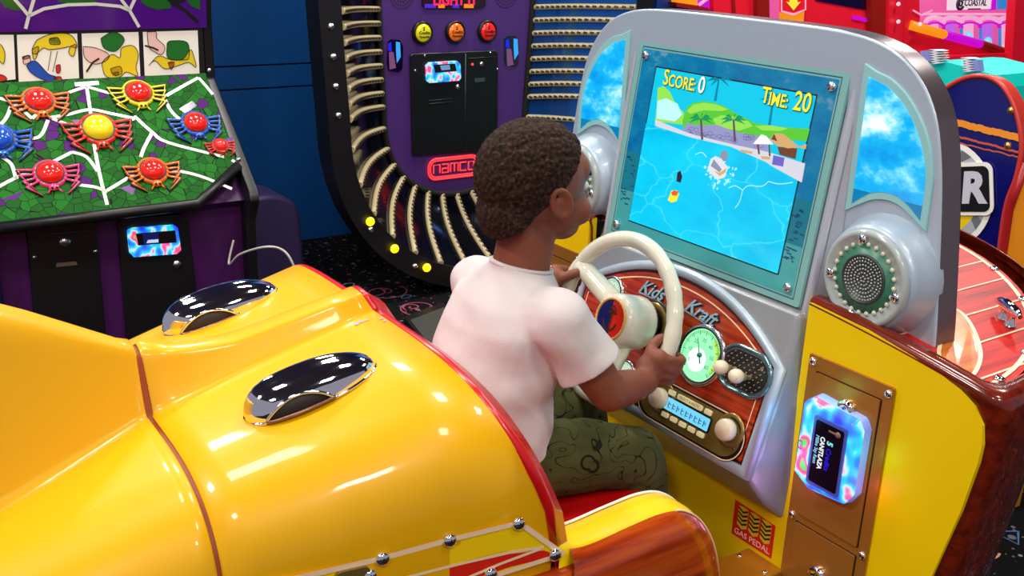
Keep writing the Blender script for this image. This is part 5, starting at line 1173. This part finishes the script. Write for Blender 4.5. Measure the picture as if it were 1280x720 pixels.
def chain(mb, pts, rs):
    for i in range(len(pts)-1): cap(mb, pts[i], pts[i+1], rs[i], rs[i+1])
def loft(mb, rings, n=28):
    P = [[A(ru*math.cos(t), cv+rv*math.sin(t), w) for t in np.linspace(0, 2*math.pi, n, endpoint=False)] for w, ru, rv, cv in rings]
    mb.grid(P, 0, True, True); mb.add(P[0], [list(range(n))[::-1]]); mb.add(P[-1], [list(range(n))])
def solid(mb, voxel, smooth=4, fac=.5, disp=None, cuts=(), thick=0.):
    """fuse overlapping closed shapes into one continuous skin; returns an MB with the result"""
    me = bpy.data.meshes.new('tmp'); me.from_pydata([tuple(map(float, q)) for q in mb.v], [], mb.f)
    bm = bmesh.new(); bm.from_mesh(me); bmesh.ops.remove_doubles(bm, verts=bm.verts, dist=1e-6); bmesh.ops.recalc_face_normals(bm, faces=bm.faces); bm.to_mesh(me); bm.free()
    ob = bpy.data.objects.new('tmp', me); COL.objects.link(ob)
    r = ob.modifiers.new('r', 'REMESH'); r.mode = 'VOXEL'; r.voxel_size = voxel
    s = ob.modifiers.new('s', 'SMOOTH'); s.factor = fac; s.iterations = smooth
    dg = bpy.context.evaluated_depsgraph_get(); dg.update(); m2 = bpy.data.meshes.new_from_object(ob.evaluated_get(dg))
    bpy.data.objects.remove(ob)
    bm = bmesh.new(); bm.from_mesh(m2)
    if disp:
        bm.normal_update()
        for v in bm.verts: v.co += v.normal*disp(v.co)
    for co_, no, test in cuts:
        geom = bm.verts[:]+bm.edges[:]+bm.faces[:]
        if test is None:
            bmesh.ops.bisect_plane(bm, geom=geom, plane_co=co_, plane_no=no, clear_outer=True)
        else:
            bmesh.ops.bisect_plane(bm, geom=geom, plane_co=co_, plane_no=no)
            dl = [f for f in bm.faces if test(f.calc_center_median()) and (f.calc_center_median()-Vector(co_)).dot(Vector(no)) > 0]
            bmesh.ops.delete(bm, geom=dl, context='FACES')
    if thick:
        bmesh.ops.solidify(bm, geom=bm.faces[:], thickness=thick)
    bm.verts.index_update()
    out = MB(); out.v = [tuple(v.co) for v in bm.verts]; out.f = [[v.index for v in f.verts] for f in bm.faces]; out.m = [0]*len(out.f); out.s = [True]*len(out.f)
    bm.free(); return out
SH_R, EL_R, WR_R = A(.112, -.425, .838), A(.160, -.352, .716), A(.140, -.258, .706)
SH_L, EL_L, WR_L = A(-.110, -.425, .828), A(-.190, -.335, .765), A(-.178, -.222, .772)
HC = A(0, -.393, 1.026)
# --- hands: each closes round the wheel rim
def hand(mb, tdeg, sgn, wr):
    t = math.radians(tdeg); c = WF.p(RW*math.cos(t), RW*math.sin(t)); rad = WF.x*math.cos(t)+WF.y*math.sin(t); tan = (-WF.x*math.sin(t)+WF.y*math.cos(t)); nz_ = WF.z
    if sgn < 0: tan = -tan
    up = tan if tan[2] > 0 else -tan
    q = lambda a, r, z: c+up*a+rad*r+nz_*z
    pc = q(-.004, .012, .030)
    cap(mb, wr, q(-.006, .006, .036), .0205, .021); cap(mb, q(-.020, .012, .031), q(.016, .014, .031), .0175, .0165); cap(mb, q(-.016, .002, .034), q(.014, .004, .034), .015, .015)
    for a, k, l in ((.022, .0085, .95), (.0075, .009, 1.05), (-.0075, .0088, 1.0), (-.0215, .0078, .85)):
        chain(mb, [q(a*.8, .016, .030), q(a, .0262*l, .018), q(a, .0285*l, -.001), q(a*.98, .0195, -.0185), q(a*.95, .003, -.0235)], [k*1.12, k, k*.95, k*.9, k*.78])
    chain(mb, [q(.008, -.004, .034), q(.024, -.016, .026), q(.036, -.0215, .010), q(.043, -.0185, -.004)], [.0105, .0098, .0088, .0072])
mb = MB()
loft(mb, [(.53, .095, .085, -.465), (.58, .10, .088, -.468), (.66, .096, .082, -.466), (.74, .10, .082, -.458), (.80, .104, .076, -.447), (.84, .09, .062, -.434), (.868, .055, .048, -.424), (.885, .046, .046, -.42)])
chain(mb, [A(0, -.425, .86), A(0, -.408, .945)], [.049, .046])
chain(mb, [A(.07, -.43, .835), SH_R, EL_R, WR_R], [.04, .040, .031, .0225]); chain(mb, [A(-.07, -.425, .835), SH_L, EL_L, WR_L], [.04, .040, .031, .0225])
cap(mb, EL_R*.65+WR_R*.35, EL_R*.4+WR_R*.6, .031, .028); cap(mb, EL_L*.65+WR_L*.35, EL_L*.4+WR_L*.6, .030, .027)
hand(mb, -13, 1, WR_R); hand(mb, 172, -1, WR_L)
# skull, cheeks, jaw, nose, ears
mb.ell(tuple(HC+A(0, -.006, .012)), (.072, .088, .080), None, 28, 16); mb.ell(tuple(HC+A(0, .03, -.038)), (.058, .058, .056), None, 24, 14); mb.ell(tuple(HC+A(0, .048, -.072)), (.036, .032, .026), None, 18, 10); mb.ell(tuple(HC+A(0, .055, .022)), (.054, .030, .036), None, 18, 10)
for sg in (-1, 1): mb.ell(tuple(HC+A(sg*.032, .060, -.044)), (.026, .022, .024), None, 16, 9)
cap(mb, HC+A(0, .084, -.006), HC+A(0, .093, -.030), .008, .011); 
for sg in (-1, 1): mb.ell(tuple(HC+A(sg*.010, .089, -.034)), (.008, .009, .007), None, 12, 7)
cap(mb, HC+A(-.014, .080, -.058), HC+A(.014, .080, -.058), .0075, .0075); cap(mb, HC+A(-.012, .077, -.068), HC+A(.012, .077, -.068), .008, .008)
for sg in (-1, 1):
    e = HC+A(sg*.0715, -.004, -.018)
    ring_ = [e+A(sg*(.006+.004*math.cos(t)), -.004+.015*math.cos(t)-.004*math.sin(t), .022*math.sin(t)+.003) for t in np.linspace(.0, 2*math.pi, 15)]
    chain(mb, ring_, [.0048]*15); mb.ell(tuple(e+A(sg*.002, .002, 0)), (.006, .012, .018), None, 12, 8); mb.ell(tuple(e+A(sg*.004, .006, -.018)), (.006, .007, .008), None, 10, 7)
# legs and feet (the trousers cover most of them)
for sg, kv, kw, ku, av in ((1, -.228, .540, .098, -.185), (-1, -.215, .562, -.085, -.19)):
    hp = A(sg*.05, -.45, .568); kn = A(ku, kv, kw); an = A(ku+.005*sg, av, .33); ft = A(ku+.012*sg, av+.10, .30)
    chain(mb, [hp, kn, A(ku, kv+.01, kw-.07), an], [.062, .047, .043, .028]); cap(mb, an+A(0, -.01, -.02), ft, .026, .022, flat=((0, 0, 1), .8))
body = solid(mb, .0036, 5, .5).build('body', SKIN, kid)
# --- face details
for sg in (-1, 1):
    e = HC+A(sg*.028, .0700, -.004)
    mb = MB().ell(tuple(e), (.0125, .0085, .009), None, 16, 10, 0); mb.ell(tuple(e+A(0, .0045, 0)), (.0062, .0050, .0062), None, 12, 8, 1); mb.build('eye', [EYEW, EYEB], body)
    MB().tube([HC+A(sg*(.016+.026*k), .0835-.010*k*k, .015+.004*math.sin(3.1*k)) for k in np.linspace(0, 1, 7)], .0022, 6).build('eyebrow', mat('brow%d' % sg, srgb(30, 18, 12), .8), body)
MB().tube([HC+A(x, .0872-.3*abs(x)**1.3, -.0625) for x in np.linspace(-.019, .019, 9)], [.001, .0028, .004, .0044, .004, .0044, .004, .0028, .001], 8).build('lips', LIP, body)
# --- hair: short tight curls, parted in rows, tapering at the nape and round the ears
HAIR = mat('hair_dark', srgb(46, 28, 20), .85, spec=.2); th__ = NT(HAIR)
vv_ = th__.coord((1, 1, 1)); nz_h = th__.n('ShaderNodeTexNoise', i_Scale=190., i_Detail=4.); th__.l(vv_, nz_h.inputs['Vector'])
th__.l(th__.ramp(nz_h.outputs['Fac'], [(.35, srgb(20, 12, 9)), (.55, srgb(46, 29, 20)), (.74, srgb(82, 56, 36))]), th__.b.inputs['Base Color'])
mb = MB(); mb.ell(tuple(HC+A(0, -.012, .018)), (.078, .096, .087), None, 40, 26); mb.ell(tuple(HC+A(0, -.042, -.040)), (.062, .060, .060), None, 30, 18)
def hdisp(c):
    p = Vector((c.x*150, c.y*150, c.z*150)); row = abs(((math.atan2(c.x, c.z-HC[2]+.02)*3.4) % 1)-.5)
    rowd = -.0022*math.exp(-(row/.10)**2) if c.z > HC[2]-.02 else 0
    return .0026*noise.noise(p)+.0016*noise.noise(p*2.1)+rowd
hl = lambda x: None
hair = solid(mb, .0030, 3, .5, hdisp, cuts=[((0, -.335, HC[2]+.052), (0, 1, -.10), None), ((0, HC[1]-.005, HC[2]+.004), (0, .72, -.69), None), ((0, HC[1]-.09, HC[2]-.078), (0, .10, -1), None)])
hair.build('hair', HAIR, kid)['label'] = 'short dark brown curly hair'
# --- T-shirt
SHIRT = mat('shirt_white', srgb(212, 202, 200), .85, spec=.2, bump=(420, .15))
mb = MB()
loft(mb, [(.50, .124, .113, -.475), (.54, .126, .115, -.476), (.60, .121, .109, -.475), (.68, .112, .100, -.472), (.76, .116, .097, -.462), (.81, .118, .089, -.449), (.845, .112, .078, -.437), (.872, .086, .062, -.427), (.895, .051, .050, -.42), (.93, .048, .048, -.415)])
d_ = EL_R-SH_R; chain(mb, [A(.06, -.435, .828), SH_R+A(.004, 0, -.002), SH_R+d_*.40], [.052, .051, .049]); mb.tube([SH_R+d_*.15, SH_R+d_*.45, SH_R+d_*.66], [.050, .050, .053], 22)
d2 = EL_L-SH_L; chain(mb, [A(-.06, -.43, .828), SH_L+A(-.004, 0, -.002), SH_L+d2*.40], [.052, .051, .049]); mb.tube([SH_L+d2*.15, SH_L+d2*.45, SH_L+d2*.66], [.050, .050, .053], 22)
def sdisp(c):
    p = Vector((c.x, c.y, c.z))
    a = noise.noise(Vector((p.x*9+p.z*16, p.y*9-p.z*5, p.z*7+p.y*8)))*.0078+noise.noise(p*26)*.0018
    b = noise.noise(Vector(((p.z+p.y*.9)*34, p.x*6, 3.3)))*.0065*max(0, min(1, (.78-p.z)/.12))
    return a+b
sh = solid(mb, .0042, 8, .5, sdisp, cuts=[((0, -.418, .893), (0, .22, 1), None), ((0, -.47, .535), (0, .12, -1), None),
    (tuple(SH_R+d_*.625), tuple(d_/np.linalg.norm(d_)), lambda c: np.linalg.norm(np.cross(np.array(c)-SH_R, d_/np.linalg.norm(d_))) < .060 and (np.array(c)-SH_R-d_*.66)@(d_/np.linalg.norm(d_)) < .012),
    (tuple(SH_L+d2*.625), tuple(d2/np.linalg.norm(d2)), lambda c: np.linalg.norm(np.cross(np.array(c)-SH_L, d2/np.linalg.norm(d2))) < .060 and (np.array(c)-SH_L-d2*.66)@(d2/np.linalg.norm(d2)) < .012)], thick=.0022)
shirt = sh.build('t_shirt', SHIRT, kid)
# green strip of the inner collar at the nape
nk = [A(.0485*math.cos(t), -.417+.0485*math.sin(t), .893-.018*(math.sin(t)*.6)) for t in np.linspace(0, 2*math.pi, 30, endpoint=False)]
MB().tube(nk, .0042, 8, 0, closed=True).build('collar', SHIRT, shirt)
MB().ribbon([A(.047*math.cos(t), -.416+.047*math.sin(t), .902) for t in np.linspace(math.radians(225), math.radians(330), 10)], .012, A(0, -1, .2)).build('neck_label', mat('label_green', srgb(110, 150, 80), .7), shirt) if False else None
# --- trousers with dark outline doodles
PANT = mat('trouser_olive', srgb(84, 86, 46), .9, spec=.15); tp = NT(PANT)
v0_ = tp.coord((1, 1, 1)); mp1 = tp.n('ShaderNodeMapping'); mp1.inputs['Scale'].default_value = (15, 15, 15); tp.l(v0_, mp1.inputs['Vector'])
nn = tp.n('ShaderNodeTexNoise', i_Scale=1.15, i_Detail=1.2, i_Roughness=.5, i_Distortion=.9); tp.l(mp1.outputs['Vector'], nn.inputs['Vector'])
def isoline(src, lev, wd):
    s1 = tp.n('ShaderNodeMath', operation='SUBTRACT'); s1.inputs[1].default_value = lev; tp.l(src, s1.inputs[0]); a1 = tp.n('ShaderNodeMath', operation='ABSOLUTE'); tp.l(s1.outputs[0], a1.inputs[0])
    g = tp.n('ShaderNodeMath', operation='LESS_THAN'); g.inputs[1].default_value = wd; tp.l(a1.outputs[0], g.inputs[0]); return g.outputs[0]
i1 = isoline(nn.outputs['Fac'], .60, .007); i2 = isoline(nn.outputs['Fac'], .42, .007)
vo = tp.n('ShaderNodeTexVoronoi', feature='F1', i_Scale=.75); tp.l(mp1.outputs['Vector'], vo.inputs['Vector']); i3 = isoline(vo.outputs['Distance'], .17, .02); i4 = isoline(vo.outputs['Distance'], .05, .035)
def mx2(a, b):
    m_ = tp.n('ShaderNodeMath', operation='MAXIMUM'); tp.l(a, m_.inputs[0]); tp.l(b, m_.inputs[1]); return m_.outputs[0]
fac = mx2(mx2(i1, i2), mx2(i3, i4)); nz2 = tp.n('ShaderNodeTexNoise', i_Scale=14.); tp.l(v0_, nz2.inputs['Vector'])
mm = tp.n('ShaderNodeMix', data_type='RGBA'); tp.l(fac, mm.inputs[0]); tp.l(tp.ramp(nz2.outputs['Fac'], [(.3, srgb(62, 66, 34)), (.7, srgb(82, 82, 46))]), mm.inputs[6]); mm.inputs[7].default_value = srgb(26, 28, 16); tp.l(mm.outputs[2], tp.b.inputs['Base Color'])
mb = MB()
loft(mb, [(.502, .10, .085, -.468), (.52, .116, .102, -.468), (.56, .113, .099, -.47), (.61, .102, .089, -.472), (.64, .096, .082, -.47)])
for sg, kv, kw, ku, av in ((1, -.228, .540, .098, -.185), (-1, -.215, .562, -.085, -.19)):
    chain(mb, [A(sg*.052, -.45, .568), A(ku*.8, -.33, .562), A(ku, kv-.004, kw), A(ku, kv+.012, kw-.05), A(ku+.005*sg, av, .36)], [.068, .064, .055, .054, .044])
def pdisp(c): return noise.noise(Vector((c.x*20, c.y*34, c.z*20)))*.003+noise.noise(Vector((c.x*60, c.y*60, c.z*60)))*.0008
solid(mb, .0042, 6, .5, pdisp, cuts=[((0, -.47, .632), (0, 0, 1), None)]).build('trousers', PANT, kid)['label'] = 'olive green trousers printed with dark outline drawings'
# ------------------------------------------------------------------ light and view
def area(name, loc, size, power, col=(1, .96, .9), target=None):
    l = bpy.data.lights.new(name, 'AREA'); l.shape = 'RECTANGLE'; l.size, l.size_y = size; l.energy = power; l.color = col
    o = bpy.data.objects.new(name, l); COL.objects.link(o); o.location = tw(loc); o.rotation_euler = (0, 0, -YAW)
    if target is not None:
        d = Vector(tw(target))-Vector(tw(loc)); o.rotation_euler = d.to_track_quat('-Z', 'Y').to_euler()
    return o
w = bpy.data.worlds.new('world'); SC.world = w; w.use_nodes = True
w.node_tree.nodes['Background'].inputs[0].default_value = (.34, .33, .40, 1); w.node_tree.nodes['Background'].inputs[1].default_value = .8
for u, v, e in ((-1.9, -1.2, 34), (-1.9, .2, 34), (-1.9, 2.0, 40), (-1.5, 3.8, 52), (-.2, -1.3, 20), (-.2, .35, 26), (.2, 2.2, 28), (1.6, -.2, 20), (1.9, -2.6, 34), (3.0, -1.2, 40), (-.5, -2.9, 60)):
    area('ceiling_and_fill_panel', (u, v, 3.05), (.42, .42), e)  # some panels are added fill, brightening the wings, flank and back wall
def led(q, col, e):                                                # the card reader's own LEDs
    l = bpy.data.lights.new('reader_led_lamp', 'POINT'); l.energy = e; l.color = col; l.shadow_soft_size = .02
    o = bpy.data.objects.new('reader_led_lamp', l); COL.objects.link(o); o.location = tw(q)
led(A(.311, WV-.075, .59), (.45, .30, 1.), .07); led(A(.311, WV-.075, .665), (.10, .55, 1.), .08); led(A(.311, WV-.07, .53), (.9, .35, 1.), .04)
led(A(.462, WV-.03, .655), (.1, 1., .2), .02); led(A(.462, WV-.03, .60), (1., .2, .4), .025); led(A(.37, WV-.03, .735), (.1, 1., .5), .015)
SC.view_settings.view_transform = 'Standard'; SC.view_settings.look = 'None'; SC.view_settings.exposure = 0; SC.view_settings.gamma = 1; SC.view_settings.use_curve_mapping = False
